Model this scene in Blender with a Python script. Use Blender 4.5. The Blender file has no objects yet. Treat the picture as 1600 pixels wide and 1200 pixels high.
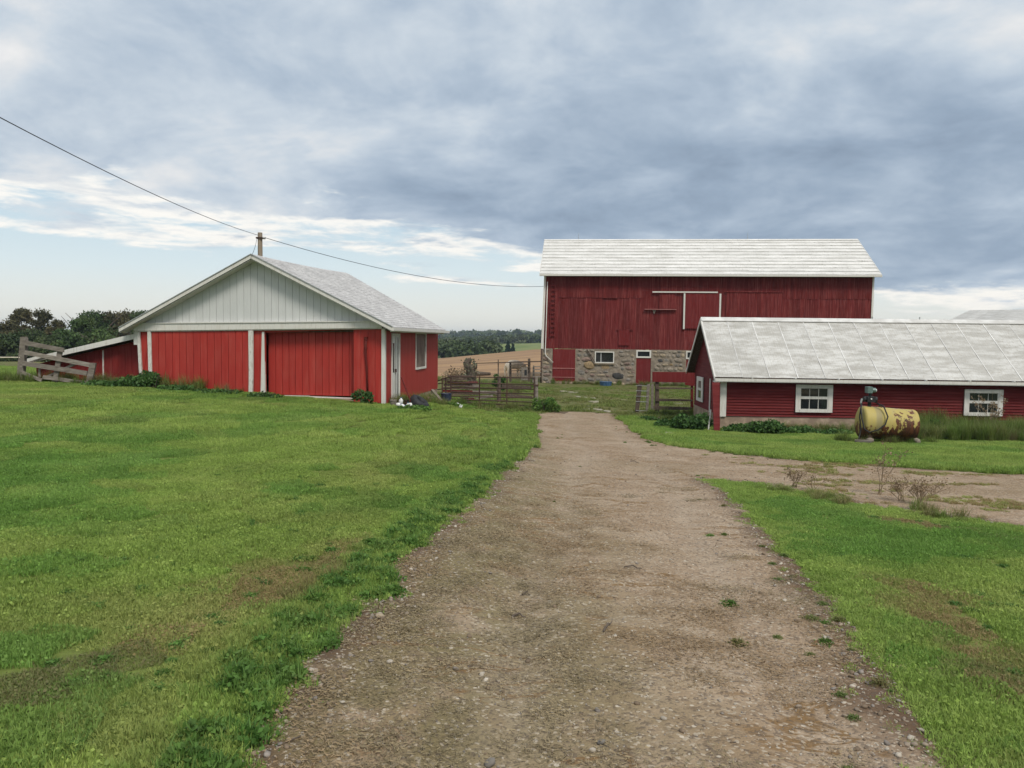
import bpy, bmesh, math, random
import numpy as np
from mathutils import Vector, Matrix, Euler
random.seed(7); rng = np.random.default_rng(11)
R = math.radians
SC = bpy.context.scene
COL = SC.collection

# ------------------------------------------------------------------ camera
CAM_H, PITCH, ROLL = 1.65, .0587, .0117
cam = bpy.data.cameras.new('camera'); camo = bpy.data.objects.new('camera', cam); COL.objects.link(camo)
cam.sensor_width = 36; cam.lens = 36*1200/1600; cam.clip_end = 6000; cam.clip_start = .05
camo.matrix_world = Matrix.Translation((0, 0, CAM_H)) @ Matrix.Rotation(math.pi/2-PITCH, 4, 'X') @ Matrix.Rotation(ROLL, 4, 'Z')
SC.camera = camo

# ------------------------------------------------------------------ light
SUN_EL, SUN_AZ = R(52), R(152)      # azimuth clockwise from +Y: behind the camera, to the right
sl = bpy.data.lights.new('sun', 'SUN'); sl.energy = 1.5; sl.angle = R(16); sl.color = (1, .935, .83)
so = bpy.data.objects.new('sun', sl); COL.objects.link(so)
sd = Vector((math.sin(SUN_AZ)*math.cos(SUN_EL), math.cos(SUN_AZ)*math.cos(SUN_EL), math.sin(SUN_EL)))
so.rotation_euler = (-sd).to_track_quat('-Z', 'Y').to_euler()
so.location = (0, -20, 40)
SC.view_settings.view_transform = 'Standard'; SC.view_settings.look = 'None'
SC.view_settings.exposure = 0.98; SC.view_settings.gamma = 1; SC.view_settings.use_curve_mapping = False

class NT:
    """small node-graph helper"""
    def __init__(s, tree): s.t = tree; tree.nodes.clear()
    def n(s, typ, props=None, **inp):
        nd = s.t.nodes.new(typ)
        for k, v in (props or {}).items(): setattr(nd, k, v)
        for k, v in inp.items():
            key = int(k[1:]) if k[0] == 'i' and k[1:].isdigit() else k.replace('_', ' ')
            s.set(nd.inputs[key], v)
        return nd
    def set(s, sock, v):
        if isinstance(v, bpy.types.NodeSocket): s.t.links.new(v, sock)
        elif isinstance(v, bpy.types.Node): s.t.links.new(v.outputs[0], sock)
        else:
            if hasattr(sock.default_value, '__len__') and len(sock.default_value) == 4 and len(v) == 3: v = (*v, 1)
            sock.default_value = v
    def math(s, op, a, b=0., c=0., clamp=False):
        nd = s.t.nodes.new('ShaderNodeMath'); nd.operation = op; nd.use_clamp = clamp
        for i, v in enumerate((a, b, c)): s.set(nd.inputs[i], v)
        return nd.outputs[0]
    def mix(s, f, a, b, bt='MIX'):
        nd = s.t.nodes.new('ShaderNodeMix'); nd.data_type = 'RGBA'; nd.blend_type = bt
        s.set(nd.inputs[0], f); s.set(nd.inputs[6], a); s.set(nd.inputs[7], b)
        return nd.outputs[2]
    def vec(s, op, a, b=(0, 0, 0)):
        nd = s.t.nodes.new('ShaderNodeVectorMath'); nd.operation = op
        s.set(nd.inputs[0], a); s.set(nd.inputs[1], b); return nd.outputs[0]
    def noise(s, v, scale, detail=4, rough=.55, dist=0., col=False):
        nd = s.n('ShaderNodeTexNoise', None, Vector=v, Scale=scale, Detail=detail, Roughness=rough, Distortion=dist)
        return nd.outputs[1 if col else 0]
    def ramp(s, f, stops, interp='LINEAR'):
        nd = s.t.nodes.new('ShaderNodeValToRGB'); s.set(nd.inputs[0], f); cr = nd.color_ramp; cr.interpolation = interp
        while len(cr.elements) < len(stops): cr.elements.new(.5)
        for e, (p, c) in zip(cr.elements, stops):
            e.position = p; e.color = (*c, 1) if hasattr(c, '__len__') else (c, c, c, 1)
        return nd.outputs[0]
    def smooth(s, v, lo, hi, a=0., b=1.):
        nd = s.n('ShaderNodeMapRange', {'interpolation_type': 'SMOOTHSTEP'})
        for i, q in enumerate((v, lo, hi, a, b)): s.set(nd.inputs[i], q)
        return nd.outputs[0]

def build_world():
    w = bpy.data.worlds.new('World'); SC.world = w; w.use_nodes = True; w.cycles.sampling_method = "MANUAL"; w.cycles.sample_map_resolution = 256
    t = NT(w.node_tree)
    d = t.n('ShaderNodeTexCoord').outputs['Generated']
    sx = t.n('ShaderNodeSeparateXYZ', None, Vector=d); x, y, z = sx.outputs
    el = t.math('MAXIMUM', z, 0.)
    az = t.math('ARCTAN2', x, y)
    k = t.math('DIVIDE', 1., t.math('ADD', el, .30))
    p = t.n('ShaderNodeCombineXYZ', None, X=t.math('MULTIPLY', x, k), Y=t.math('MULTIPLY', y, k), Z=0.).outputs[0]
    pw = t.vec('ADD', p, t.vec('SCALE', t.noise(p, .9, 3, .5, 0, True), (0, 0, 0)))
    nd = t.t.nodes[-1]
    # streaky, sheared cloud sheet
    ps = t.n('ShaderNodeMapping', None, Vector=p, Rotation=(0, 0, R(28)), Scale=(1., 1.15, 1), Location=(3.1, 1.7, 0)).outputs[0]
    n1 = t.noise(ps, 2.3, 10, .56, .35)
    n2 = t.noise(t.vec('ADD', p, (7.3, 2.2, 5.)), 1.05, 5, .5, .25)
    n3 = t.noise(t.vec('ADD', p, (1.3, 8.2, 2.)), 5.2, 9, .6, .3)
    sheet = t.math('ADD', -.045, t.math('ADD', t.math('MULTIPLY', n1, .72), t.math('ADD', t.math('MULTIPLY', n2, .50), t.math('MULTIPLY', n3, .26))))   # around .70
    # the cloud sheet is thicker towards the right, thinner overhead to the left
    right = t.smooth(az, -.25, .42)
    band = t.math('MULTIPLY', t.smooth(el, .04, .13), t.smooth(el, .36, .20))
    bias = t.math('MULTIPLY', t.math('MULTIPLY', right, band), -.19)
    bias = t.math('ADD', bias, t.math('MULTIPLY', t.smooth(az, .15, -.45), .05))
    bias = t.math('ADD', bias, t.math('MULTIPLY', t.smooth(el, .2, .42), .02))
    val = t.math('ADD', sheet, bias)
    cloud = t.ramp(val, [(.36, (.108, .142, .19)), (.52, (.165, .21, .268)), (.64, (.23, .275, .33)), (.74, (.305, .342, .382)), (.83, (.395, .405, .415)), (.95, (.53, .51, .49))])
    # clear air below the sheet: pale horizon, cyan above
    sky = t.n('ShaderNodeTexSky', {'sky_type': 'NISHITA', 'sun_disc': False, 'sun_elevation': SUN_EL, 'sun_rotation': SUN_AZ, 'air_density': 1., 'dust_density': 2.}).outputs[0]
    nish = t.vec('SCALE', sky); t.t.nodes[-1].inputs[3].default_value = .05
    grad = t.ramp(el, [(0., (.49, .465, .40)), (.03, (.48, .48, .44)), (.08, (.40, .455, .47)), (.15, (.30, .385, .44)), (.5, (.18, .265, .35))])
    clear = t.mix(.85, nish, grad)
    # cover: broken at low elevation, most of all on the left
    ph = t.n('ShaderNodeCombineXYZ', None, X=t.math('MULTIPLY', az, 1.9), Y=t.math('MULTIPLY', el, 9.), Z=.4).outputs[0]
    nh = t.noise(ph, 2.6, 9, .6, .25)
    low = t.math('ADD', t.smooth(el, .025, t.math('ADD', .24, t.math('MULTIPLY', right, -.11))), t.math('MULTIPLY', t.math('SUBTRACT', nh, .5), 1.55))
    low = t.math('ADD', low, t.math('MULTIPLY', right, .20))
    low = t.math('ADD', low, t.math('MULTIPLY', t.smooth(az, .3, .6), .19))
    cover = t.smooth(low, .33, .68)
    # sunlit rims where the cover is thin
    rim = t.math('MULTIPLY', t.smooth(low, .34, .48), t.smooth(low, .66, .50))
    rim = t.math('MULTIPLY', rim, t.smooth(t.noise(ph, 5.5, 6, .6, .2), .38, .58))
    colr = t.mix(cover, clear, cloud)
    colr = t.mix(t.math('MULTIPLY', rim, .7), colr, (.60, .56, .505))
    bg = t.n('ShaderNodeBackground', None, Color=colr, Strength=1.)
    t.n('ShaderNodeOutputWorld', None, Surface=bg.outputs[0])
build_world()

# ------------------------------------------------------------------ helpers
def sm(x, a, b):
    t = np.clip((np.asarray(x, float)-a)/(b-a), 0, 1); return t*t*(3-2*t)
_L = rng.random((128, 128))
def vnoise(x, y):
    x = np.asarray(x, float); y = np.asarray(y, float)
    i = np.floor(x).astype(int); j = np.floor(y).astype(int); u = x-i; v = y-j
    u = u*u*(3-2*u); v = v*v*(3-2*v); g = lambda a, b: _L[a % 128, b % 128]
    return (g(i, j)*(1-u)+g(i+1, j)*u)*(1-v)+(g(i, j+1)*(1-u)+g(i+1, j+1)*u)*v
def fbm(x, y, o=4):
    s = 0; a = .5
    for k in range(o): s = s+a*vnoise(x*2**k+17.3*k, y*2**k+5.1*k); a *= .5
    return s/(1-.5**o)
def terr(x, y):
    x = np.asarray(x, float); y = np.asarray(y, float)
    g = np.interp(x, [-40, -14, -11, -3.6, -1.2, .6, 2.5, 7, 25], [.012, .011, .009, -.0115, -.03, -.047, -.052, -.0545, -.055])
    s = np.where(y < 20, y, 20+7.2*(1-np.exp(-(np.maximum(y, 20)-20)/7.2)))
    near = s*g - .32*sm(y, 22.5, 29)*np.exp(-((x+1.6)/1.9)**2)
    a = x/np.maximum(y, 20)
    k = np.interp(a, [-.8, -.3, -.09, .03, .1, 1], [-.035, -.03, -.009, .0105, .012, .012])
    far = -1.4+(np.clip(y, 50, 150)-50)*k-7*sm(y, 150, 230)+6.5*sm(y, 300, 470)*sm(a, -.3, 0)+4.5*sm(y, 600, 1300)*(1+.35*np.sin(a*9+1))
    w = sm(y, 34, 62)
    return near*(1-w)+far*w
def tz(x, y): return float(terr(x, y))
def ray(px, py):
    uu = px-800.; ww = 600.-py; cr, sr = math.cos(ROLL), math.sin(ROLL)
    u = uu*cr-ww*sr; w = ww*cr+uu*sr; c, s = math.cos(PITCH), math.sin(PITCH)
    return Vector((u/1200, c+w/1200*s, -s+w/1200*c))
def at(px, py, Y):
    r = ray(px, py); r = r*(Y/r.y); return Vector((r.x, r.y, r.z+CAM_H))

def tag(o, label=None, cat=None, group=None, kind=None):
    if label: o['label'] = label
    if cat: o['category'] = cat
    if group: o['group'] = group
    if kind: o['kind'] = kind
    return o
def empty(name, loc, rz=0):
    o = bpy.data.objects.new(name, None); COL.objects.link(o); o.location = loc; o.rotation_euler = (0, 0, rz); o.empty_display_size = .2
    return o
def link(name, me, mat=None, parent=None):
    o = bpy.data.objects.new(name, me); COL.objects.link(o)
    if mat is not None and not me.materials: me.materials.append(mat)
    if parent is not None: o.parent = parent
    return o
class MB:
    """mesh collector; dz shifts world heights into the local frame of a building"""
    def __init__(s, dz=0.): s.v = []; s.f = []; s.dz = dz
    def add(s, vs, fs):
        b = len(s.v); s.v += [(p[0], p[1], p[2]-s.dz) for p in vs]; s.f += [tuple(i+b for i in f) for f in fs]; return s
    def hexa(s, c):
        return s.add(c, [(0, 3, 2, 1), (4, 5, 6, 7), (0, 1, 5, 4), (1, 2, 6, 5), (2, 3, 7, 6), (3, 0, 4, 7)])
    def box(s, x0, x1, y0, y1, z0, z1):
        return s.hexa([(x0, y0, z0), (x1, y0, z0), (x1, y1, z0), (x0, y1, z0), (x0, y0, z1), (x1, y0, z1), (x1, y1, z1), (x0, y1, z1)])
    def slab(s, quad, y0, y1):
        """quad of (u,z) extruded between v=y0 and y1"""
        n = len(quad)
        return s.add([(u, y0, z) for u, z in quad]+[(u, y1, z) for u, z in quad],
                     [tuple(range(n)), tuple(reversed(range(n, 2*n)))]+[(i, i+n, (i+1) % n+n, (i+1) % n) for i in range(n)])
    def slabx(s, quad, x0, x1):
        n = len(quad)
        return s.add([(x0, v, z) for v, z in quad]+[(x1, v, z) for v, z in quad],
                     [tuple(reversed(range(n))), tuple(range(n, 2*n))]+[(i, (i+1) % n, (i+1) % n+n, i+n) for i in range(n)])
    def bar(s, a, b, w, h, up=(0, 0, 1)):
        a = Vector(a); b = Vector(b); d = (b-a).normalized(); up = Vector(up)
        sd = d.cross(up)
        if sd.length < 1e-3: sd = d.cross(Vector((1, 0, 0)))
        sd.normalize(); u2 = sd.cross(d)
        q = [(-w/2, -h/2), (w/2, -h/2), (w/2, h/2), (-w/2, h/2)]
        return s.hexa([a+sd*i+u2*j for i, j in q]+[b+sd*i+u2*j for i, j in q])
    def tube(s, pts, r, n=8, cap=True):
        pts = [Vector(p) for p in pts]; rr = r if hasattr(r, '__len__') else [r]*len(pts); b = len(s.v); vs = []
        pu = None
        for i, p in enumerate(pts):
            d = (pts[min(i+1, len(pts)-1)]-pts[max(i-1, 0)]).normalized()
            if pu is None: pu = d.orthogonal().normalized()
            pu = (pu-d*pu.dot(d)).normalized(); w = d.cross(pu)
            for k in range(n):
                a = 2*math.pi*k/n; vs.append(p+(pu*math.cos(a)+w*math.sin(a))*rr[i])
        fs = [(i*n+k, i*n+(k+1) % n, (i+1)*n+(k+1) % n, (i+1)*n+k) for i in range(len(pts)-1) for k in range(n)]
        if cap: fs += [tuple(reversed(range(n))), tuple(range((len(pts)-1)*n, len(pts)*n))]
        return s.add(vs, fs)
    def mesh(s, name):
        me = bpy.data.meshes.new(name); me.from_pydata(s.v, [], s.f); me.update(); return me
    def build(s, name, mat, parent=None, smooth=False):
        me = s.mesh(name)
        bm = bmesh.new(); bm.from_mesh(me); bmesh.ops.recalc_face_normals(bm, faces=bm.faces); bm.to_mesh(me); bm.free()
        if smooth: me.polygons.foreach_set('use_smooth', [True]*len(me.polygons))
        return link(name, me, mat, parent)
def grid_mesh(name, X, Y, Z, keep=None):
    ny, nx = X.shape; v = np.stack([X, Y, Z], -1).reshape(-1, 3)
    i = np.arange(ny*nx).reshape(ny, nx)
    q = np.stack([i[:-1, :-1], i[:-1, 1:], i[1:, 1:], i[1:, :-1]], -1).reshape(-1, 4)
    if keep is not None: q = q[(keep[:-1, :-1] | keep[:-1, 1:] | keep[1:, 1:] | keep[1:, :-1]).reshape(-1)]
    me = bpy.data.meshes.new(name)
    me.vertices.add(len(v)); me.vertices.foreach_set('co', v.ravel())
    me.loops.add(q.size); me.loops.foreach_set('vertex_index', q.ravel())
    me.polygons.add(len(q)); me.polygons.foreach_set('loop_start', np.arange(0, q.size, 4)); me.polygons.foreach_set('loop_total', np.full(len(q), 4))
    me.polygons.foreach_set('use_smooth', np.ones(len(q), bool)); me.update(calc_edges=True); me.validate()
    return me
def fast_mesh(name, V, F):
    """V (n,3), F (m,k) numpy"""
    me = bpy.data.meshes.new(name); k = F.shape[1]
    me.vertices.add(len(V)); me.vertices.foreach_set('co', np.ascontiguousarray(V, dtype=np.float32).ravel())
    me.loops.add(F.size); me.loops.foreach_set('vertex_index', F.ravel().astype(np.int32))
    me.polygons.add(len(F)); me.polygons.foreach_set('loop_start', np.arange(0, F.size, k, dtype=np.int32)); me.polygons.foreach_set('loop_total', np.full(len(F), k, dtype=np.int32))
    me.update(calc_edges=True); return me
def fattr(me, name, vals):
    a = me.attributes.new(name, 'FLOAT', 'POINT'); a.data.foreach_set('value', np.asarray(vals, dtype=np.float32).ravel())

def leaf_quads(P, size, rs, flat=0., aspect=1.6):
    """random oriented rhombic leaf faces at points P"""
    n = len(P); a = rs.normal(size=(n, 3)); a[:, 2] *= (1-flat*.6); a /= np.linalg.norm(a, axis=1)[:, None]
    b = np.cross(a, rs.normal(size=(n, 3))); b /= np.linalg.norm(b, axis=1)[:, None]
    s = (np.asarray(size)*rs.uniform(.6, 1.35, n))[:, None]
    V = np.stack([P-a*s*aspect*.5, P+b*s*.5-a*s*.05, P+a*s*aspect*.5, P-b*s*.5-a*s*.05], 1).reshape(-1, 3)
    return V, np.arange(4*n).reshape(n, 4)
# ------------------------------------------------------------------ materials
def new_mat(name):
    m = bpy.data.materials.new(name); m.use_nodes = True; return m, NT(m.node_tree)
def finish(t, col, rough=.8, bump=None, bs=.3, bd=.01, spec=.3, metal=0., trans=None):
    p = t.n('ShaderNodeBsdfPrincipled', None, Base_Color=col, Roughness=rough, Metallic=metal)
    p.inputs['Specular IOR Level'].default_value = spec
    if bump is not None:
        b = t.n('ShaderNodeBump', None, Strength=bs, Distance=bd, Height=bump); t.t.links.new(b.outputs[0], p.inputs['Normal'])
    out = p.outputs[0]
    if trans:
        tr = t.n('ShaderNodeBsdfTranslucent', None, Color=col); mx = t.n('ShaderNodeMixShader', None, Fac=trans)
        t.t.links.new(out, mx.inputs[1]); t.t.links.new(tr.outputs[0], mx.inputs[2]); out = mx.outputs[0]
    t.n('ShaderNodeOutputMaterial', None, Surface=out)
def paint(name, base, worn, dark, streak=(9, 9, .7), scale=3., wear=.5, rough=.7, rnd=.22, dirt=.35, spec=.25, bump=.25):
    """painted or bare wood: grain streaks, patches of wear, per-piece difference"""
    m, t = new_mat(name)
    pos = t.n('ShaderNodeNewGeometry').outputs['Position']
    info = t.n('ShaderNodeObjectInfo').outputs['Random']
    off = t.vec('ADD', t.vec('MULTIPLY', pos, streak), t.n('ShaderNodeCombineXYZ', None, X=t.math('MULTIPLY', info, 40.)).outputs[0])
    g = t.noise(off, scale, 6, .6); g2 = t.noise(pos, 1.1, 5, .6); g3 = t.noise(off, scale*5, 3, .6)
    c = t.mix(t.smooth(g, .45, .72), base, worn)
    c = t.mix(t.math('MULTIPLY', t.smooth(g2, .5, .75), wear), c, worn)
    c = t.mix(t.math('MULTIPLY', t.smooth(g, .46, .28), dirt), c, dark)
    f = t.math('ADD', 1-rnd/2, t.math('MULTIPLY', info, rnd))
    f = t.math('MULTIPLY', f, t.math('ADD', .9, t.math('MULTIPLY', g3, .2)))
    c = t.vec('MULTIPLY', c, t.n('ShaderNodeCombineXYZ', None, X=f, Y=f, Z=f).outputs[0])
    finish(t, c, rough, t.math('ADD', g, t.math('MULTIPLY', g3, .5)), bump, .008, spec)
    return m
def plain(name, col, rough=.6, var=.25, scale=12., spec=.4, metal=0., col2=None, bump=.2):
    m, t = new_mat(name)
    pos = t.n('ShaderNodeNewGeometry').outputs['Position']; info = t.n('ShaderNodeObjectInfo').outputs['Random']
    n = t.noise(pos, scale, 5, .6)
    c2 = col2 or tuple(c*(1-var) for c in col)
    c = t.mix(t.smooth(n, .38, .66), c2, col)
    f = t.math('ADD', 1-var/2, t.math('MULTIPLY', info, var))
    c = t.vec('MULTIPLY', c, t.n('ShaderNodeCombineXYZ', None, X=f, Y=f, Z=f).outputs[0])
    finish(t, c, rough, n, bump, .006, spec, metal)
    return m
M = {}
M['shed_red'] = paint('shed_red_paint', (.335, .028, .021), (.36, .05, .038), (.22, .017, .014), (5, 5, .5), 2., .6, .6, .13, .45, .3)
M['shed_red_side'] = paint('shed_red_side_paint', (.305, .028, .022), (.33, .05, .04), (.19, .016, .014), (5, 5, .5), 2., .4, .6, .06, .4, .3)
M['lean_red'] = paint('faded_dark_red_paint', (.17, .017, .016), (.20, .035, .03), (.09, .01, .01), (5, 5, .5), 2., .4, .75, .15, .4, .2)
M['pipe_red'] = paint('rusty_red_pipe', (.12, .014, .013), (.07, .02, .012), (.05, .01, .008), (6, 6, 2), 4., .5, .8, .1, .5)
M['barn_red'] = paint('barn_red_wood', (.118, .0165, .0165), (.195, .05, .047), (.055, .009, .009), (7, 7, .35), 2.2, .35, .85, .34, .55, .15)
M['barn_door_red'] = paint('barn_door_red', (.135, .0145, .015), (.165, .03, .03), (.08, .01, .01), (7, 7, .4), 2., .3, .75, .12, .4, .2)
M['rs_red'] = paint('clapboard_red', (.115, .010, .0105), (.155, .026, .025), (.05, .006, .006), (.5, .5, 6), 2., .3, .75, .2, .45, .2)
M['red_pale'] = plain('peeled_red_paint', (.36, .13, .12), .8, .3, 8.)
M['white'] = paint('white_trim_paint', (.62, .61, .575), (.54, .51, .46), (.36, .33, .28), (6, 6, .8), 2.5, .35, .6, .06, .5, .35)
M['white_rough'] = paint('weathered_white_post', (.62, .61, .57), (.42, .38, .33), (.22, .19, .16), (5, 5, 1.2), 4., .5, .8, .08, .7, .2)
M['gable'] = paint('pale_grey_siding', (.52, .53, .525), (.55, .56, .555), (.45, .46, .455), (4, 4, .4), 2., .4, .5, .03, .3, .35)
M['glass'] = plain('dark_window_glass', (.018, .022, .026), .08, .3, 2., .6, bump=.0)
M['dusty_glass'] = plain('dusty_window_board', (.16, .125, .105), .45, .5, 2.2, .4, col2=(.08, .055, .05))
M['steel'] = plain('galvanised_steel', (.42, .43, .43), .45, .2, 10., .5, .5)
M['dark_iron'] = plain('rusty_dark_iron', (.05, .034, .03), .75, .4, 18., .3, .2, (.085, .045, .033))
M['rubber'] = plain('black_rubber', (.018, .018, .02), .65, .3, 15., .4)
M['wood_grey'] = paint('weathered_grey_wood', (.19, .165, .14), (.28, .25, .22), (.06, .05, .042), (1.3, 6, 6), 3., .4, .9, .25, .7, .1, .5)
M['wood_brown'] = paint('weathered_brown_wood', (.09, .067, .053), (.15, .12, .098), (.035, .026, .022), (5, 5, 5), 3., .4, .9, .3, .7, .1, .5)
M['pole_wood'] = paint('utility_pole_wood', (.25, .2, .15), (.3, .26, .2), (.12, .09, .07), (8, 8, .6), 3., .4, .9, .1, .6, .1)
M['concrete'] = plain('old_parged_concrete', (.37, .285, .215), .9, .35, 3., .2, col2=(.22, .165, .125), bump=.5)
M['slab'] = plain('pale_broken_slab', (.42, .39, .31), .9, .25, 6., .2, col2=(.22, .2, .14), bump=.4)
M['mortar'] = plain('foundation_mortar', (.30, .255, .205), .95, .35, 4., .1, col2=(.2, .165, .13), bump=.6)
for i, c in enumerate([(.31, .265, .215), (.35, .285, .205), (.24, .22, .195), (.33, .24, .14), (.29, .21, .175), (.085, .083, .082)]):
    M['stone%d' % i] = plain('field_stone_%s' % ['grey', 'buff', 'slate', 'ochre', 'pink', 'dark'][i], c, .9, .4, 9., .15, bump=.6)
M['black_wire'] = plain('black_cable', (.02, .02, .022), .6)
M['green_motor'] = plain('green_grey_pump', (.14, .2, .185), .5, .3, 20., .4, .2)
M['blue'] = plain('blue_plastic', (.05, .12, .24), .45, .3, 8., .4)
M['navy'] = plain('dark_blue_drum', (.02, .03, .065), .5, .3, 8., .4)
M['plastic_white'] = plain('white_plastic_jug', (.72, .73, .72), .4, .12, 10., .4)
M['hide'] = plain('cream_cow_hide', (.82, .72, .57), .8, .2, 4., .2)
M['bark'] = paint('tree_bark', (.10, .08, .065), (.15, .125, .1), (.035, .028, .022), (6, 6, 2), 3., .4, .95, .2, .6, .1, .6)

def roof_mat(name, hi, lo, dark, stretch, rows=0., spots=.5, rough=.75, metal=0., spec=.3, mott=(.5, .75)):
    m, t = new_mat(name)
    tc = t.n('ShaderNodeTexCoord').outputs['Object']; info = t.n('ShaderNodeObjectInfo').outputs['Random']
    v = t.vec('MULTIPLY', tc, stretch)
    a = t.noise(v, 1.3, 7, .62); b = t.noise(t.vec('MULTIPLY', tc, (1, 1, 1)), 11., 5, .7); c0 = t.noise(tc, .55, 4, .5)
    c = t.mix(t.smooth(a, .36, .66), lo, hi)
    c = t.mix(t.math('MULTIPLY', t.smooth(b, mott[0], mott[1]), spots), c, dark)
    c = t.mix(t.math('MULTIPLY', t.smooth(c0, .5, .7), .35), c, lo)
    f = t.math('ADD', .95, t.math('MULTIPLY', info, .1))
    c = t.vec('MULTIPLY', c, t.n('ShaderNodeCombineXYZ', None, X=f, Y=f, Z=f).outputs[0])
    finish(t, c, rough, b, .3, .006, spec, metal)
    return m
M['shingle'] = roof_mat('worn_pale_shingles', (.58, .57, .56), (.45, .44, .435), (.20, .19, .185), (2, 1.2, 2), spots=.75, mott=(.47, .63))
M['barn_roof'] = roof_mat('white_barn_roof', (.70, .69, .67), (.56, .55, .525), (.22, .205, .185), (.6, 2.2, 2.2), spots=.7, mott=(.53, .68))
M['shed_metal'] = roof_mat('aluminium_painted_sheet', (.55, .545, .525), (.37, .36, .335), (.27, .24, .19), (.9, 3.2, 3.2), spots=.5, rough=.55, mott=(.46, .72))
M['rib'] = plain('white_roof_seam', (.66, .655, .64), .5, .3, 2., col2=(.5, .49, .47))

def tank_mat():
    m, t = new_mat('yellow_paint_with_rust')
    tc = t.n('ShaderNodeTexCoord').outputs['Object']; s = t.n('ShaderNodeSeparateXYZ', None, Vector=tc)
    n = t.noise(tc, 3.2, 8, .65); n2 = t.noise(t.vec('MULTIPLY', tc, (5, 5, 1.)), 2.2, 6, .65)
    # rust eats upwards from the belly at the right half, and a patch on top
    low = t.math('ADD', t.smooth(s.outputs[2], .28, -.42), t.math('MULTIPLY', t.smooth(s.outputs[0], -.45, .3), .5))
    top = t.math('MULTIPLY', t.smooth(s.outputs[2], .25, .5), t.smooth(s.outputs[0], -.35, 0.))
    r = t.math('ADD', t.math('MULTIPLY', low, .58), t.math('MULTIPLY', t.math('SUBTRACT', t.math('MULTIPLY', t.math('ADD', n, n2), .5), .5), 2.6))
    r2 = t.math('ADD', t.math('MULTIPLY', top, .42), t.math('MULTIPLY', t.math('SUBTRACT', n, .5), 2.))
    rust = t.mix(t.smooth(n2, .4, .65), (.04, .017, .01), (.13, .045, .019))
    c = t.mix(t.smooth(n2, .4, .75), (.40, .32, .095), (.36, .305, .13))
    c = t.mix(t.math('MULTIPLY', t.smooth(t.math('ABSOLUTE', t.math('ADD', s.outputs[0], .38)), .11, .05), .5), c, (.2, .18, .13))
    c = t.mix(t.smooth(r2, .28, .36), c, (.24, .15, .12))
    c = t.mix(t.smooth(r, .33, .44), c, rust)
    finish(t, c, .6, n, .3, .01, .3)
    return m
M['tank'] = tank_mat()

def leaf_mat(name, cols, scale=1.2, dry=None, trans=.25, rnd=.3):
    m, t = new_mat(name)
    pos = t.n('ShaderNodeNewGeometry').outputs['Position']; info = t.n('ShaderNodeObjectInfo').outputs['Random']
    isl = t.n('ShaderNodeNewGeometry').outputs['Random Per Island']
    a = t.noise(pos, scale, 4, .55)
    c = t.ramp(a, [(.32, cols[0]), (.5, cols[1]), (.68, cols[2])])
    f = t.math('ADD', 1-rnd, t.math('MULTIPLY', isl, 2*rnd))
    f = t.math('MULTIPLY', f, t.math('ADD', .9, t.math('MULTIPLY', info, .2)))
    c = t.vec('MULTIPLY', c, t.n('ShaderNodeCombineXYZ', None, X=f, Y=f, Z=t.math('MULTIPLY', f, .95)).outputs[0])
    if dry:
        at_ = t.n('ShaderNodeAttribute', {'attribute_type': 'INSTANCER', 'attribute_name': 'dry'}).outputs['Fac']
        w = t.math('MULTIPLY', at_, t.math('ADD', .55, t.math('MULTIPLY', isl, .9)), 0., True)
        c = t.mix(w, c, dry)
        lu = t.n('ShaderNodeAttribute', {'attribute_type': 'INSTANCER', 'attribute_name': 'lush'}).outputs['Fac']
        c = t.mix(t.math('MULTIPLY', lu, .75), c, t.vec('MULTIPLY', c, (.48, .74, .62)))
    finish(t, c, .6, None, trans=trans, spec=.25)
    return m
M['lawn'] = leaf_mat('lawn_blade', ((.235, .335, .075), (.28, .385, .09), (.35, .435, .12)), .8, (.31, .225, .11), .4, .3)
M['weed'] = leaf_mat('broadleaf_weed', ((.08, .165, .036), (.115, .21, .046), (.16, .255, .065)), 3., (.2, .15, .07), .35)
M['bush'] = leaf_mat('bush_leaf', ((.04, .095, .026), (.06, .13, .034), (.09, .165, .045)), 2.5, None, .25)
M['tallgrass'] = leaf_mat('tall_grass', ((.12, .175, .036), (.16, .225, .05), (.215, .255, .08)), 1.4, (.24, .17, .09), .3)
M['ivy'] = leaf_mat('grey_green_ivy', ((.10, .115, .075), (.13, .145, .09), (.2, .2, .15)), 3., None, .2)
M['dry'] = leaf_mat('dry_weed', ((.2, .14, .09), (.26, .19, .125), (.32, .25, .17)), 3., None, .2)
M['clip'] = leaf_mat('dry_clippings', ((.20, .165, .095), (.25, .20, .125), (.30, .235, .15)), .9, (.30, .20, .115), .1, .35)
M['tree1'] = leaf_mat('tree_leaf_dark', ((.032, .056, .019), (.046, .075, .024), (.066, .092, .033)), .35, None, .2)
M['tree2'] = leaf_mat('tree_leaf_olive', ((.06, .06, .025), (.085, .08, .034), (.12, .105, .048)), .35, None, .2)
M['tree3'] = leaf_mat('tree_leaf_green', ((.036, .072, .02), (.056, .10, .028), (.085, .13, .042)), .35, None, .2)
M['far1'] = leaf_mat('far_wood_leaf', ((.045, .07, .028), (.065, .095, .036), (.10, .11, .05)), .05, None, .15)
M['conifer'] = leaf_mat('conifer_needle', ((.016, .04, .026), (.022, .05, .032), (.03, .06, .036)), .5, None, .1)

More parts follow.
